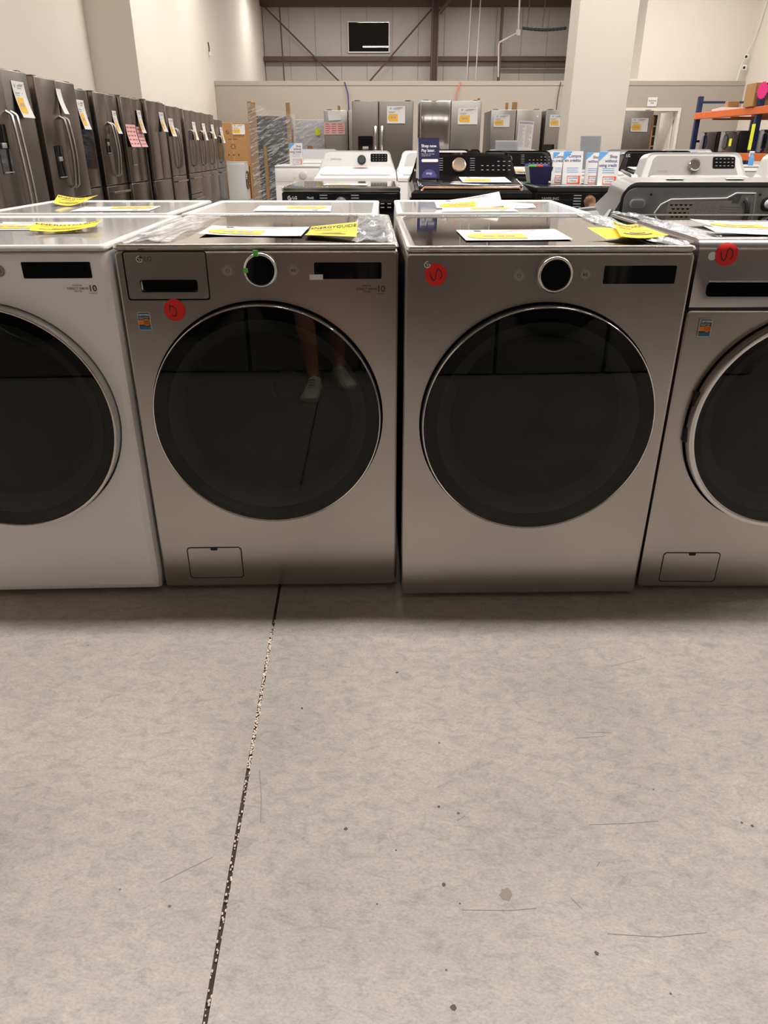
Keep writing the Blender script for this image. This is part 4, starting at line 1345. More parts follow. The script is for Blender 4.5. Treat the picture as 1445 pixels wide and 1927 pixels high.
paper('price_sheet', 'white price sheet on the second black washer, above the brochure tray', 'price sheet', [(1.02, 6.72, 1.005), (1.30, 6.72, 1.005), (1.30, 6.94, 1.026), (1.02, 6.94, 1.026)])
paper('price_sheet', 'white price sheet lying on the black dryer with silver dial', 'price sheet', flat([(-.36, 4.72), (-.10, 4.72), (-.10, 4.94), (-.36, 4.94)], .9885))
paper('pink_slip', 'pink slip on the lid of the ring-dial white washer', 'slip', [(-.27, 7.02, 1.032), (-.14, 7.02, 1.032), (-.14, 7.10, 1.039), (-.27, 7.10, 1.039)], m='pink', pr=False)

# spray bottle
sb = thing('spray_bottle', 'blue spray bottle with white trigger on a white washer before the rack', 'bottle', (4.45, 9.8, .987))
B().lathe([(.04, 0), (.042, .01), (.042, .10), (.03, .14), (.015, .16), (.015, .18)], (0, 0, 0), 'z', 20, True, True).done('bottle_body', 'sky', sb, 40)
B().box(-.05, .03, -.012, .012, .18, .215, .006).box(-.055, -.035, -.008, .008, .13, .185, .004).done('spray_head', 'pipe', sb)


sb.scale = (.72, .72, .72)


# ------------------------------------------------------------------ refrigerators
def fridge(label, loc, rz, w=.91, h=1.78, d=.82, style='french', m='fsteel', handle='bow', disp=None, glass=None, group=None, zs=.74, logo=None, rightm=None, hm='rim'):
    t = thing('refrigerator', label, 'refrigerator', loc, rz, group)
    B().box(-w / 2, w / 2, .075, d, .02, h - .012, .004).done('cabinet', 'fridgeside', t, 30)
    for s in (-1, 1):
        B().box(s * (w / 2 - .08) - .04, s * (w / 2 - .08) + .04, .03, .14, h - .012, h + .012, .004).done('hinge_cover', 'matte', t)
    z0 = .06 if style == 'sbs' else zs + .008
    split = 0 if style != 'sbs' else -.06
    for i, (xa, xb) in enumerate(((-w / 2, split - .003), (split + .003, w / 2))):
        dm = rightm if (i == 1 and rightm) else m
        o = B().box(xa, xb, 0, .07, z0, h, .010, 3).done('door', dm, t, 35)
        hx = (xb - .045) if i == 0 else (xa + .045)
        za, zb = (z0 + .10, h - .32)
        if handle == 'bow':
            pts = [(hx, .0, za), (hx, -.035, za + .02)] + [(hx, -.045 - .025 * math.sin(PI * k / 10), za + .03 + (zb - za - .06) * k / 10) for k in range(11)] + [(hx, -.035, zb - .02), (hx, 0, zb)]
            B().tube(pts, .013, 8).done('handle', hm, o, 50)
        elif handle == 'bar':
            B().box(hx - .016, hx + .016, -.06, -.035, za, zb, .006).box(hx - .012, hx + .012, -.04, .002, za + .02, za + .05).box(hx - .012, hx + .012, -.04, .002, zb - .05, zb - .02).done('handle', hm, o)
        if disp and i == 0:
            u, wd, dz0, dz1 = disp
            xc = xa + (xb - xa) * u
            B().loft([[(px, y, pz) for px, pz in rrect(xc, (dz0 + dz1) / 2, wd, dz1 - dz0, .012, 4)] for y in (.004, -.004)]).done('dispenser', 'panelglass', o, 0)
            B().box(xc - wd * .2, xc + wd * .2, -.014, -.003, (dz0 + dz1) / 2 + .01, (dz0 + dz1) / 2 + .05, .003).done('dispenser_nozzle', 'galv', o)
            B().box(xc - wd * .42, xc + wd * .42, -.012, -.003, dz0 + .01, dz0 + .02).done('drip_tray', 'galv', o)
        if glass and i == 1:
            B().loft([[(px, y, pz) for px, pz in rrect((xa + xb) / 2, (glass[0] + glass[1]) / 2, (xb - xa) * .78, glass[1] - glass[0], .012, 4)] for y in (.004, -.004)]).done('glass_window', 'panelglass', o, 0)
    if style != 'sbs':
        tiers = ((.06, zs),) if style == 'french' else ((.06, .38), (.388, zs))
        for za, zb in tiers:
            o = B().box(-w / 2, w / 2, 0, .07, za, zb, .010, 3).done('freezer_drawer', m, t, 35)
            if handle:
                B().box(-w * .38, w * .38, -.055, -.03, zb - .09, zb - .065, .006).box(-w * .36, -w * .33, -.035, .002, zb - .088, zb - .067).box(w * .33, w * .36, -.035, .002, zb - .088, zb - .067).done('handle', hm, o)
    B().box(-w / 2 + .02, w / 2 - .02, .04, .08, .01, .058).done('toe_grille', 'matte', t)
    if logo:
        B().disc((w / 2 - .07, -.001, h - .09), .015, 'y', 16, .002).done('emblem', 'pipe', t, 0)
    return t


def sheet_on(label, loc, rz, u, z, w=.22, h=.215, kind='price', m='paper', tilt=0., name='price_sheet', cat='price sheet', e=.004, bend=.02):
    """a sheet taped to a vertical front: loc/rz are those of the appliance"""
    c, s = math.cos(R(rz)), math.sin(R(rz))
    X = Vector((c, s, 0))
    N = Vector((s, -c, 0))
    o = Vector((loc[0], loc[1], 0)) + N * e
    q = []
    for a, b in ((-1, -1), (1, -1), (1, 1), (-1, 1)):
        du, dv = a * w / 2, b * h / 2
        du, dv = du * math.cos(tilt) - dv * math.sin(tilt), du * math.sin(tilt) + dv * math.cos(tilt)
        q.append(o + X * (u + du) + Vector((0, 0, z + dv)))
    return paper(name, label, cat, q, kind, curl=lambda uu, vv: bend * (1 - vv) ** 2, m=m, scale=.0015)


G = [  # facing the camera across the hall
    ('slim steel fridge with a red printed sheet, left of the dark two-door one', (-.567, 13.06), dict(w=.76, h=1.70, style='french', m='msteel', handle=None)),
    ('dark steel side-by-side fridge with two bright bar handles and black dispenser', (-.02, 12.2), dict(w=.90, h=1.785, style='sbs', m='dsteel', handle='bar', disp=(.5, .22, .95, 1.33), hm='bsteel')),
    ('bright mirror-like steel fridge right of the dark side-by-side one', (.982, 12.2), dict(w=.90, h=1.79, style='french', m='bsteel', rightm='msteel', handle=None, logo=1)),
    ('steel fridge with a long spec sheet on its right door', (2.06, 12.9), dict(w=.80, h=1.70, style='french', m='msteel', handle=None, logo=1)),
    ('steel fridge partly behind the pillar, dispenser on its door', (2.92, 12.9), dict(w=.80, h=1.70, style='french', m='msteel', handle=None, disp=(.22, .17, .95, 1.22))),
    ('dark fridge right of the pillar, in front of the doorway', (4.25, 14.6), dict(w=1.0, h=1.755, style='sbs', m='dsteel', handle=None)),
]
for lb, (x, y), kw in G:
    fridge(lb, (x, y, 0), 0, **kw)
sheet_on('white price sheet on the dark side-by-side fridge with bar handles', (0, 12.2), 0, .177, 1.607, .265, .225)
sheet_on('white price sheet on the bright mirror-like fridge', (0, 12.2), 0, 1.233, 1.59, .29, .215)
sheet_on('white price sheet on the left door of the spec-sheet fridge', (0, 12.9), 0, 1.838, 1.547, .245, .17)
sheet_on('long grey spec sheet taped to the steel fridge', (0, 12.9), 0, 2.218, 1.34, .24, .41, 'spec', 'label', -.05, 'spec_sheet', 'sheet')
sheet_on('white price sheet on the fridge half behind the pillar', (0, 12.9), 0, 2.70, 1.547, .23, .17)
sheet_on('white price sheet on the dark fridge before the doorway', (0, 14.6), 0, 4.52, 1.53, .30, .215)
sheet_on('white note on the slim steel fridge above the red sheet', (0, 13.06), 0, -.775, 1.62, .20, .125, 'none', tilt=.05, name='note_sheet', cat='sheet')
sheet_on('red printed sheet on the slim steel fridge', (0, 13.06), 0, -.785, 1.445, .33, .17, 'pink', 'pink', name='notice_sheet', cat='sheet')

LROW = [  # left wall, fronts towards +x
    ('first dark fridge at the left edge with black dispenser and twin bow handles', -3.20, 7.13, dict(w=.90, style='sbs', m='dsteel', disp=(.45, .20, .98, 1.36))),
    ('second dark fridge from the left edge, bow handles and a small white tag', -3.25, 8.34, dict(w=.98, style='french', m='fsteel', zs=.70, disp=(.55, .2, .9, 1.2), hm='msteel')),
    ('third fridge from the left edge, with a dark glass window in its door', -3.50, 9.42, dict(w=.91, style='french', m='fsteel', glass=(.95, 1.50), handle=None)),
    ('fourth fridge along the left wall, long bow handle and small black dispenser', -3.47, 10.42, dict(w=.83, style='french', m='fsteel', disp=(.6, .14, 1.1, 1.28), hm='msteel')),
    ('fifth fridge along the left wall, red printed sheets on its doors', -3.42, 11.27, dict(w=.83, style='french', m='fsteel', disp=(.55, .16, .95, 1.32), handle=None)),
    ('sixth fridge along the left wall, standing forward with dark film', -3.36, 12.22, dict(w=.90, style='french', m='fsteel', handle=None)),
    ('seventh fridge along the left wall, single bow handle at its right', -3.50, 13.77, dict(w=.90, style='french', m='fsteel', hm='msteel')),
    ('eighth fridge along the left wall, wide grey side showing', -3.58, 15.25, dict(w=.90, style='four', m='fsteel', hm='msteel')),
    ('ninth fridge along the left wall, between two alike', -3.60, 16.17, dict(w=.90, style='french', m='fsteel', hm='msteel')),
    ('tenth fridge along the left wall, before the last gap', -3.62, 17.09, dict(w=.90, style='french', m='fsteel', hm='msteel')),
    ('last fridge along the left wall, beside the cardboard boxes', -3.74, 18.6, dict(w=.88, h=1.72, d=.45, style='french', m='fsteel', hm='msteel')),
]
for lb, x, y, kw in LROW:
    kw.setdefault('d', .55 if y > 14.5 else .8)
    fridge(lb, (x, y, 0), 90, **kw)
for lb, x, y, u, z, kw in (
        ('curled price sheet on the first dark fridge at the left edge', -3.20, 7.13, .22, 1.56, dict(w=.24, h=.28)),
        ('small white tag on the second dark fridge', -3.25, 8.34, .03, 1.595, dict(w=.12, h=.22, kind='none')),
        ('price sheet hanging on the fridge with the glass window', -3.50, 9.42, .18, 1.52, dict(w=.22, h=.30)),
        ('narrow price sheet on the fourth left fridge', -3.47, 10.42, .23, 1.47, dict(w=.16, h=.26)),
        ('larger red printed sheet on the fifth left fridge', -3.42, 11.27, -.17, 1.32, dict(w=.42, h=.27, kind='pink', m='pink', name='notice_sheet', cat='sheet')),
        ('smaller red printed sheet on the fifth left fridge', -3.42, 11.27, .22, 1.31, dict(w=.28, h=.25, kind='pink', m='pink', name='notice_sheet', cat='sheet')),
        ('white sheet hanging over the red ones on the fifth left fridge', -3.42, 11.27, .25, 1.50, dict(w=.18, h=.28, e=.015)),
        ('price sheet on the sixth left fridge', -3.36, 12.22, .26, 1.52, dict(w=.24, h=.26)),
        ('price sheet on the seventh left fridge', -3.50, 13.77, -.24, 1.47, dict(w=.28, h=.26)),
        ('price sheet on the eighth left fridge', -3.58, 15.25, .24, 1.45, dict(w=.26, h=.30)),
        ('price sheet on the ninth left fridge', -3.60, 16.17, .24, 1.45, dict(w=.26, h=.30)),
        ('price sheet on the tenth left fridge', -3.62, 17.09, .24, 1.47, dict(w=.26, h=.26)),
        ('price sheet on the last left fridge beside the boxes', -3.74, 18.6, .26, 1.42, dict(w=.3, h=.32))):
    sheet_on(lb, (x, y), 90, u, z, bend=.05, **kw)


# ------------------------------------------------------------------ boxes, crates, boards
def carton(label, loc, rz, w, d, h, logo=True):
    t = thing('cardboard_box', label, 'box', loc, rz)
    B().box(-w / 2, w / 2, 0, d, 0, h, .006, 1).done('carton', 'card', t, 0)
    B().box(-w * .02, w * .02, -.002, d + .002, .0, h + .002).done('packing_tape', mat('clear_tape', (.5, .33, .18), .25), t, 0)
    f = front(-.003)
    if logo:
        emblem(t, -w * .18, h * .78, h * .045, 'ink', -.003)
        lettering(t, [('LG', w * .04, h * .78, h * .11, 'LEFT', .02), ('Life\'s Good', 0, h * .62, h * .05)], 'ink', f, 'wordmark')
        b = B()
        for k in range(8):
            a = 2 * PI * k / 8
            b.ribbon([(.03 * math.cos(a), h * .45 + .03 * math.sin(a)), (.07 * math.cos(a), h * .45 + .07 * math.sin(a))], .012, f)
        for k in range(3):
            b.poly([f(-w * .2 + w * .2 * k - .02, h * .24), f(-w * .2 + w * .2 * k + .02, h * .24), f(-w * .2 + w * .2 * k, h * .28)])
        b.done('printed_marks', 'ink', t, 0)
    return t


carton('tall cardboard box with printed emblem on top of the carton stack by the partition', (-3.72, 20.1, .76), 0, .62, .62, .95)
carton('wide cardboard box carrying the printed one by the partition', (-3.70, 20.12, 0), 0, .62, .66, .757, False)
carton('cardboard box at the right end of the carton stack, behind the crate post', (-3.22, 20.2, 0), 0, .30, .6, .76, False)
sheet_on('price sheet on the printed cardboard box', (0, 20.1), 0, -3.55, 1.56, .30, .22)
sheet_on('price sheet on the carton beside the small white machines', (0, 20.12), 0, -3.50, .62, .22, .28)
for lb, y in (('white front-load machine standing sideways before the cartons, the nearer of two', 18.9), ('white front-load machine standing sideways before the cartons, the farther of two', 19.55)):
    pass
sw = front_loader('nearer white machine standing sideways before the cartons', 'washer', (-3.32, 19.42, 0), 90, w=.5, d=.42, z1=.86, body='white', top='white', rimm='white', simple=True, door=(0, .46, .2))

# wrapped crate with wooden posts
cr = thing('wrapped_crate', 'dark appliance on wooden posts wrapped in shiny stretch film', 'crate', (-1.87, 13.9, 0))
B().box(-.31, .26, .03, .7, .06, 1.65, .01).done('appliance', mat('charcoal_case', (.045, .047, .052), .35), cr, 30)
for x, h_ in ((-.375, 1.865), (-.31, 1.85), (.265, 1.845)):
    B().box(x - .035, x + .035, -.02, .02, .02, h_, .003, 1).done('post', 'wood', cr, 0)
B().box(-.18, -.12, -.07, -.03, .02, 1.19, .003, 1).done('post', 'wood', cr, 0)
B().box(-.40, .30, -.06, .72, 0, .055).done('pallet', 'wood', cr, 0)


def wrap(parent, x0, x1, y0, y1, z0, z1, seed, slope=.0):
    rnd = random.Random(seed)
    L = []
    nz = 46
    ph = [rnd.uniform(0, 6) for _ in range(6)]
    for j in range(nz + 1):
        v = j / nz
        row = []
        for i in range(25):
            u = i / 24
            z = z0 + (z1 - z0) * v - slope * u * (v ** 3)
            a = .010 * math.sin(40 * v + 9 * u + ph[0]) * math.sin(13 * v - 5 * u + ph[1]) + .006 * math.sin(90 * v + 22 * u + ph[2])
            row.append((x0 + (x1 - x0) * u, y0 - .012 + a, z))
        for i in range(1, 8):
            u = i / 7
            z = z0 + (z1 - z0) * v - slope * (v ** 3)
            row.append((x1 + .006 * math.sin(50 * v + ph[3]), y0 + (y1 - y0) * u, z))
        L.append(row)
    return B().loft(L, False, False, closed=False).done('stretch_wrap', 'wrap', parent, 60)


wrap(cr, -.40, .30, -.03, .70, .05, 1.84, 11, .16)
c2 = thing('wrapped_appliance', 'grey appliance in stretch film between the crate and the slim fridge', 'appliance', (-1.235, 14.1, 0))
B().box(-.28, .33, 0, .6, .05, 1.60, .01).done('case', 'lgrey', c2, 30)
B().box(-.30, .35, -.05, .62, 0, .05).done('pallet', 'wood', c2, 0)
B().box(-.09, .0, -.06, -.03, .05, 1.2).done('wood_block', 'wood', c2, 0)
B().box(.06, .14, -.045, -.035, 1.36, 1.46).done('yellow_note', 'neon', c2, 0)
wrap(c2, -.28, .34, -.03, .6, .06, 1.60, 12)
for lb, x, z in (('thin wooden board rising behind the bright mirror-like fridge', 1.58, 1.91), ('short red-brown board behind the spec-sheet fridge, the left one', 2.055, 1.845),
                 ('wider board behind the spec-sheet fridge, the right one', 2.185, 1.853), ('thin board behind the slim steel fridge', -.755, 1.80)):
    wd = .085 if 'wider' in lb else .045
    tag(B().box(x - wd / 2, x + wd / 2, 13.92, 13.96, 0, z, .003, 1).done('wooden_board', 'wood', None, 0), lb, 'board')

# straps on the partition
tag(B().tube([(-.98, 20.96, 2.62), (-.9, 20.95, 2.36), (-.806, 20.96, .02)], .014, 6).done('strap', 'blueink', None), 'thin dark strap hanging down the partition above the dark fridge', 'strap')
tag(B().tube([(1.902, 20.96, 2.62), (1.82, 20.95, 2.4), (1.70, 20.96, .02)], .014, 6).done('strap', 'wine', None), 'thin orange strap hanging down the partition above the bright fridge', 'strap')
tag(B().tube([(4.392, 20.96, 2.62), (4.35, 20.95, 2.3), (4.30, 20.96, .02)], .012, 6).done('strap', 'brown', None), 'thin brown cord hanging down the partition beside the pillar', 'cord')

# sign above the doorway
sg = tag(B().box(-.12, .12, -.004, 0, -.10, .10, .001, 1).done('door_sign', 'paper', None, 0, (6.742, 20.98, 2.19)), 'white Employees Only sign on the partition above the doorway', 'sign')
lettering(sg, [('Employees', 0, .025, .045, 'CENTER', .01), ('Only', 0, -.025, .045, 'CENTER', .01)], 'ink', front(-.006))

# behind the doorway
wi = thing('wrapped_appliance', 'tall grey appliance in stretch film standing in the doorway', 'appliance', (6.96, 21.7, 0))
B().box(-.17, .05, 0, .5, .04, 1.9, .01).done('case', 'lgrey', wi, 0)
B().box(.06, .13, -.02, .03, 0, 1.9).done('corner_board', 'card', wi, 0)
wrap(wi, -.18, .06, -.02, .5, .05, 1.88, 13)
ds = thing('drawer_unit', 'dark appliance with pale bands leaning in the doorway beside the open door', 'appliance', (7.225, 22.3, .9), 0)
B().box(-.13, .15, 0, .4, 0, 1.05, .01).done('case', 'matte', ds, 0)
for z in (.28, .52, .76):
    B().box(-.12, .14, -.012, 0, z, z + .03, .003).done('pale_band', 'lgrey', ds, 0)
B().box(-.13, .15, 0, .4, -.9, -.002).done('crate_base', 'pipe', ds, 0)

# cable drop on the right
cdp = thing('wall_cable', 'white cable with two small boxes running down the cream wall at the right', 'cable', (0, 0, 0))
pts = [(9.0 - .03, 20.4, 6.0), (8.97, 20.5, 5.0), (8.96, 20.6, 4.2), (8.95, 20.8, 3.6), (8.9, 20.95, 3.3), (8.8, 20.97, 2.95), (8.76, 20.97, 2.65)]
B().tube(pts, .016, 6).done('cable', 'pipe', cdp, 50)
for z in (3.15, 2.92):
    B().box(8.83, 8.92, 20.9, 20.98, z - .06, z + .06, .008).done('junction_box', 'pipe', cdp)
    B().disc((8.85, 20.895, z), .03, 'y', 12, .004).done('box_lens', 'dark', cdp, 0)

# pipes and hanging cables by the metal wall
pp = thing('sprinkler_pipe', 'thin white pipe with an elbow hanging before the metal wall', 'pipe', (0, 0, 0))
B().tube([(3.70, 24.0, 6.15), (3.69, 24.0, 5.0), (3.72, 24.0, 4.02), (3.22, 24.0, 3.78), (3.20, 24.0, 3.70), (3.24, 24.0, 2.95)], .022, 8).done('pipe', 'pipe', pp, 50)
B().lathe([(.06, -.08), (.06, .06)], (3.72, 24.0, 4.02), 'z', 12, True, True).done('pipe_fitting', 'pipe', pp)
ck = [(4.55 + .06 * k, 28.5, 4.66 - .05 * math.sin(PI * k / 24)) for k in range(25)]
tag(B().tube(ck, [.05 if k % 2 else .035 for k in range(25)], 8).done('coiled_hose', 'matte', None), 'black corrugated hose sagging across the metal wall left of the pillar', 'hose')
for lb, x in (('hanging wire on the metal wall, left of the pair by the steel post', 2.85), ('hanging wire on the metal wall, right of the pair by the steel post', 3.15),
              ('hanging rod holding up the corrugated hose, nearer the pipe', 4.75), ('hanging rod holding up the corrugated hose, nearer the pillar', 5.25)):
    tag(B().tube([(x, 28.6 if x < 4 else 28.5, 6.15), (x - .05, 28.6 if x < 4 else 28.5, 3.2 if x < 4 else 4.685)], .018, 6).done('hanging_wire', 'siding' if x < 4 else 'brown', None), lb, 'wire')


# ------------------------------------------------------------------ pallet rack on the right
def rack():
    t = thing('pallet_rack', 'orange and blue pallet rack along the right wall', 'rack', (6.1, 16.1, 0), 0)
    XB = 1.1
    for y in (0, -2.6):
        for x in (0, XB):
            u = B().box(x - .045, x + .045, y - .04, y + .04, 0, 2.05 if y == 0 else 2.1, .004, 1).done('upright', 'blue', t, 0)
        for z in (.5, 1.28, 1.95):
            B().box(.045, XB - .045, y - .015, y + .015, z - .02, z + .02).done('brace', 'blue', t, 0)
        B().tube([(.04, y, .5), (XB - .04, y, 1.28)], .016, 5).done('brace', 'blue', t, 0)
    for z in (.98, 1.66):
        for x in (0, XB):
            B().box(x - .06, x + .02, -3.8 if x == 0 else -2.6, .02, z, z + .11, .006, 1).done('beam', 'orange', t, 0)
        B().box(0.01, XB - .01, -3.8, 0, z + .095, z + .11).done('deck', 'galv', t, 0)
    for y in (-.7, -1.5):
        B().box(.02, XB - .06, y - .03, y + .03, 1.63, 1.66).done('cross_bar', 'orange', t, 0)
    return t


rack()
RX, RY = 6.1, 16.1
carton('plain cardboard box on top of the orange rack', (RX + .20, RY - 2.35, 1.772), 90, .36, .30, .34, False)
carton('small flat cardboard box on top of the rack, beside the pink star', (RX + .42, RY - 3.0, 1.772), 90, .22, .25, .14, False)
carton('tiny cardboard box with printed side near the rack\'s far upright', (RX + .22, RY - 1.2, 1.772), 90, .14, .2, .14, False)
tag(B().prism([(0, 0), (.9, .05), (1.3, .03), (1.3, 0)], 'x', RX - .02, RX + .045).done('folded_plastic', 'label', None, 0, (0, RY - 1.98, 1.774)), 'grey folded plastic sheet lying on the rack under the pink star', 'sheet')
gb = thing('grey_case', 'pale blue-grey case with a black handle on the rack behind the cardboard', 'case', (RX + .62, RY - 2.9, 1.772))
B().box(-.10, .10, -.12, .12, 0, .44, .008).done('case_body', mat('pale_blue_case', (.30, .40, .42), .4), gb, 30)
B().tube([(-.105, -.06, .18), (-.13, -.05, .24), (-.13, .05, .24), (-.105, .06, .18)], .012, 6).done('handle', 'matte', gb)
B().box(.10, .125, -.12, .12, 0.2, .44).done('dark_edge', 'matte', gb, 0)
st = []
for k in range(32):
    a = 2 * PI * k / 32
    r_ = .13 if k % 2 else .11
    st.append((r_ * .75 * math.cos(a), r_ * math.sin(a)))
o = B().loft([[(px, y, pz) for px, pz in st] for y in (-.002, .002)]).done('star_tag', 'pinkhot', None, 0, (RX - .07, RY - 2.72, 1.99))
o.rotation_euler = (0, 0, R(-60))
tag(o, 'hot pink star-shaped card taped to the near blue rack upright', 'tag')
tag(B().box(-.052, -.048, -.06, .06, -.19, .19).done('neon_tag', 'neon', None, 0, (RX + 0, RY - 2.62, 1.33)), 'long neon yellow tag on the near blue rack upright', 'tag')


def oven(label, loc, note=False):
    t = thing('microwave_oven', label, 'oven', loc, 0)
    B().box(0, .45, -.38, .38, 0, .34, .01).done('case', 'matte', t, 30)
    do = B().box(-.02, 0, -.38, .20, .01, .33, .006).done('door', 'panelglass', t, 30)
    B().tube([(-.02, .17, .04), (-.05, .17, .08), (-.055, .17, .17), (-.05, .17, .26), (-.02, .17, .3)], .012, 6).done('handle', 'grey', do, 40)
    B().box(-.018, 0, .205, .38, .01, .33, .004).done('control_panel', 'grey', t, 30)
    if note:
        B().box(-.024, -.021, -.15, -.05, .1, .22).done('yellow_note', 'neon', t, 0)
    return t


oven('black microwave oven on the rack with a neon note', (RX + .05, RY - 1.55, 1.095), True)
oven('black microwave oven wrapped at the far end of the rack shelf', (RX + .05, RY - .6, 1.095))
oven('black microwave oven nearest on the rack shelf, right of the near upright', (RX + .05, RY - 3.05, 1.095))
fridge('grey steel fridge cut off at the right edge before the rack', (6.15, 11.2, 0), 0, w=.9, h=1.55, m='msteel', style='french', handle=None)


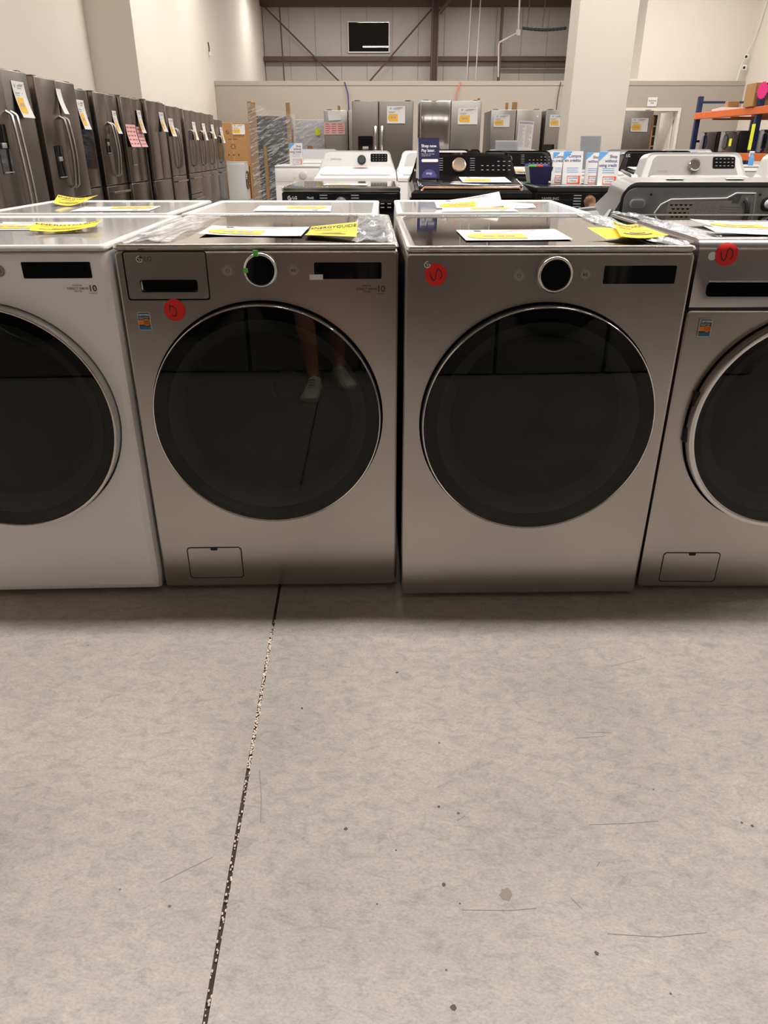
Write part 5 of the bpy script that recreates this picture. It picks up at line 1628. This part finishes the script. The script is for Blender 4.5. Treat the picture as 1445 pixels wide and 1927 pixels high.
# ------------------------------------------------------------------ the photographer, mirrored in the door glass
def person():
    t = thing('person', 'person in shorts and worn white shoes, mirrored in the left door glass', 'person', (-.245, -.22, 0), 0)

    def skin(name, pts, edges, m, sub=2):
        me = bpy.data.meshes.new(name)
        me.from_pydata([p[:3] for p in pts], [], [])
        me.clear_geometry()
        me.from_pydata([p[:3] for p in pts], edges, [])
        o = bpy.data.objects.new(name, me)
        COL.objects.link(o)
        md = o.modifiers.new('skin', 'SKIN')
        sv = me.skin_vertices[0].data if me.skin_vertices else None
        if sv is None:
            bmx = bmesh.new()
            bmx.from_mesh(me)
            bmx.verts.layers.skin.verify()
            bmx.to_mesh(me)
            bmx.free()
            sv = me.skin_vertices[0].data
        for i, p in enumerate(pts):
            rr = p[3] if isinstance(p[3], tuple) else (p[3], p[3])
            sv[i].radius = rr
            sv[i].use_root = (i == 0)
        s = o.modifiers.new('sub', 'SUBSURF')
        s.levels = s.render_levels = sub
        dg = bpy.context.evaluated_depsgraph_get()
        nm = bpy.data.meshes.new_from_object(o.evaluated_get(dg))
        bpy.data.objects.remove(o)
        nm.name = name
        nm.materials.clear()
        nm.materials.append(M[m])
        nm.polygons.foreach_set('use_smooth', [True] * len(nm.polygons))
        ob = bpy.data.objects.new(name, nm)
        COL.objects.link(ob)
        ob.parent = t
        return ob
    # body: pelvis root, spine, neck, head, arms, legs
    P = [(0, -.02, .93, .13), (0, -.02, 1.12, .12), (0, -.02, 1.32, .135), (0, -.02, 1.45, .10), (0, -.01, 1.53, .055), (0, .01, 1.60, .06), (0, .015, 1.68, .085), (0, .0, 1.75, .06),
         (-.10, -.02, .86, .095), (-.08, .02, .52, .060), (-.06, .0, .36, .058), (-.035, -.03, .13, .037), (-.03, .0, .07, .036),
         (.10, -.03, .86, .095), (.11, -.15, .52, .060), (.115, -.20, .36, .056), (.12, -.26, .13, .037), (.125, -.23, .07, .036),
         (-.18, -.02, 1.42, .055), (-.22, .0, 1.18, .045), (-.02, .20, 1.17, .032), (.16, .215, 1.185, .024),
         (.18, -.02, 1.42, .055), (.28, .0, 1.18, .045), (.34, .20, 1.13, .030), (.40, .215, 1.165, .024)]
    E_ = [(0, 1), (1, 2), (2, 3), (3, 4), (4, 5), (5, 6), (6, 7), (0, 8), (8, 9), (9, 10), (10, 11), (11, 12), (0, 13), (13, 14), (14, 15), (15, 16), (16, 17),
          (3, 18), (18, 19), (19, 20), (20, 21), (3, 22), (22, 23), (23, 24), (24, 25)]
    bo = skin('body', P, E_, 'skin')
    skin('shorts', [(0, -.02, .94, .15), (-.10, -.015, .84, .115), (-.105, .015, .56, .105), (.10, -.03, .84, .115), (.11, -.14, .56, .105)], [(0, 1), (1, 2), (0, 3), (3, 4)], 'shorts')
    skin('shirt', [(0, -.02, .95, .155), (0, -.02, 1.2, .15), (0, -.02, 1.38, .15), (0, -.02, 1.45, .11), (-.19, -.02, 1.40, .078), (-.23, 0, 1.22, .07), (.19, -.02, 1.40, .078), (.285, 0, 1.22, .07)],
         [(0, 1), (1, 2), (2, 3), (2, 4), (4, 5), (2, 6), (6, 7)], 'shirt')
    skin('hair', [(0, -.02, 1.70, .085), (0, -.03, 1.75, .07)], [(0, 1)], 'hair')
    for s, fx, fy, ang in (('l', -.03, .02, -8), ('r', .125, -.21, 18)):
        c, sn = math.cos(R(-ang)), math.sin(R(-ang))
        rot = lambda x, y: (fx + x * c - y * sn, fy + x * sn + y * c)
        # profile stations along the foot: y, half width, top height, base height
        stn = [(-.085, .030, .085), (-.06, .038, .100), (0, .040, .105), (.05, .042, .085), (.10, .048, .062), (.15, .050, .052), (.185, .042, .042), (.20, .022, .030)]
        L = []
        for y, hw, h in stn:
            lp = []
            for k in range(14):
                a = 2 * PI * k / 14
                xx, zz = hw * math.cos(a), .03 + max(-.012, (h - .03) * math.sin(a))
                X, Y = rot(xx, y)
                lp.append((X, Y, zz))
            L.append(lp)
        sh = B().loft(L).done('shoe', 'shoe', t, 60)
        L = []
        for z, e in ((.001, -.002), (.004, .002), (.026, .002), (.028, -.002)):
            L.append([(*rot((hw + e) * sx, y), z) for sx, seq in ((1, stn), (-1, stn[::-1])) for y, hw, h in seq])
        B().loft(L).done('sole', 'sole', sh, 40)
        lb = B()
        for k in range(4):
            y = .035 + .02 * k
            z = .092 - .009 * k + .004
            a, b_ = rot(-.022, y), rot(.022, y + .012)
            lb.tube([(*a, z - .004), (*rot(0, y + .006), z + .004), (*b_, z - .004)], .0035, 5)
            a, b_ = rot(.022, y), rot(-.022, y + .012)
            lb.tube([(*a, z - .004), (*rot(0, y + .006), z + .004), (*b_, z - .004)], .0035, 5)
        lb.done('laces', 'shoe', sh, 40)
    # five fingers on each hand, closed round the phone
    for sx, hx in ((-1, .175), (1, .405)):
        for k in range(4):
            z = 1.215 - .022 * k
            ln = (.030, .036, .033, .026)[k]
            skin('finger', [(hx, .215, z, .009), (hx - sx * -.012, .222, z, .008), (hx + sx * -.02, .222, z, .0075), (hx - sx * ln, .206, z, .0065)], [(0, 1), (1, 2), (2, 3)], 'skin', 1)
        skin('thumb', [(hx, .205, 1.19, .010), (hx - sx * .018, .192, 1.20, .009), (hx - sx * .04, .190, 1.215, .0075)], [(0, 1), (1, 2)], 'skin', 1)
    return t


person()
ph = thing('phone', 'black phone held up by the mirrored person', 'phone', (0, -.012, 1.195))
B().box(-.075, .105, -.0075, -.001, -.045, .030, .003).done('phone_body', 'black', ph)
ph.rotation_euler = (R(-26.68), 0, 0)
B().lathe([(.008, 0), (.008, .003), (.006, .003)], (0, -.001, 0), 'y', 16, True, True).done('phone_lens', 'matte', ph)


# ------------------------------------------------------------------ repeats of a kind share a group phrase
GROUPS = {'price_sheet': 'price sheets on the appliances', 'energy_sheet': 'yellow energy sheets on the front machines', 'notice_sheet': 'red printed sheets on the fridges',
          'blank_sheet': 'blank sheets on the machines', 'counter_sign': 'counter cards on the machines', 'sign_holder': 'clear sign holders', 'cardboard_box': 'cardboard boxes',
          'microwave_oven': 'black ovens on the rack shelf', 'wooden_board': 'boards behind the fridges', 'strap': 'straps on the partition', 'hanging_wire': 'wires before the metal wall'}
for o in list(SC.objects):
    if o.parent is None and o.get('category') and not o.get('group'):
        b_ = o.name.split('.')[0]
        if b_ in GROUPS:
            o['group'] = GROUPS[b_]
        elif b_ == 'refrigerator':
            o['group'] = 'fridges along the left wall' if o.location.x < -3 else 'fridges facing the aisle'
        elif b_ in ('washing_machine', 'dryer'):
            o['group'] = 'front row of machines' if o.location.y < 2 else ('machines turned backwards behind the front row' if o.location.y < 3.6 else 'machines in the rows behind')
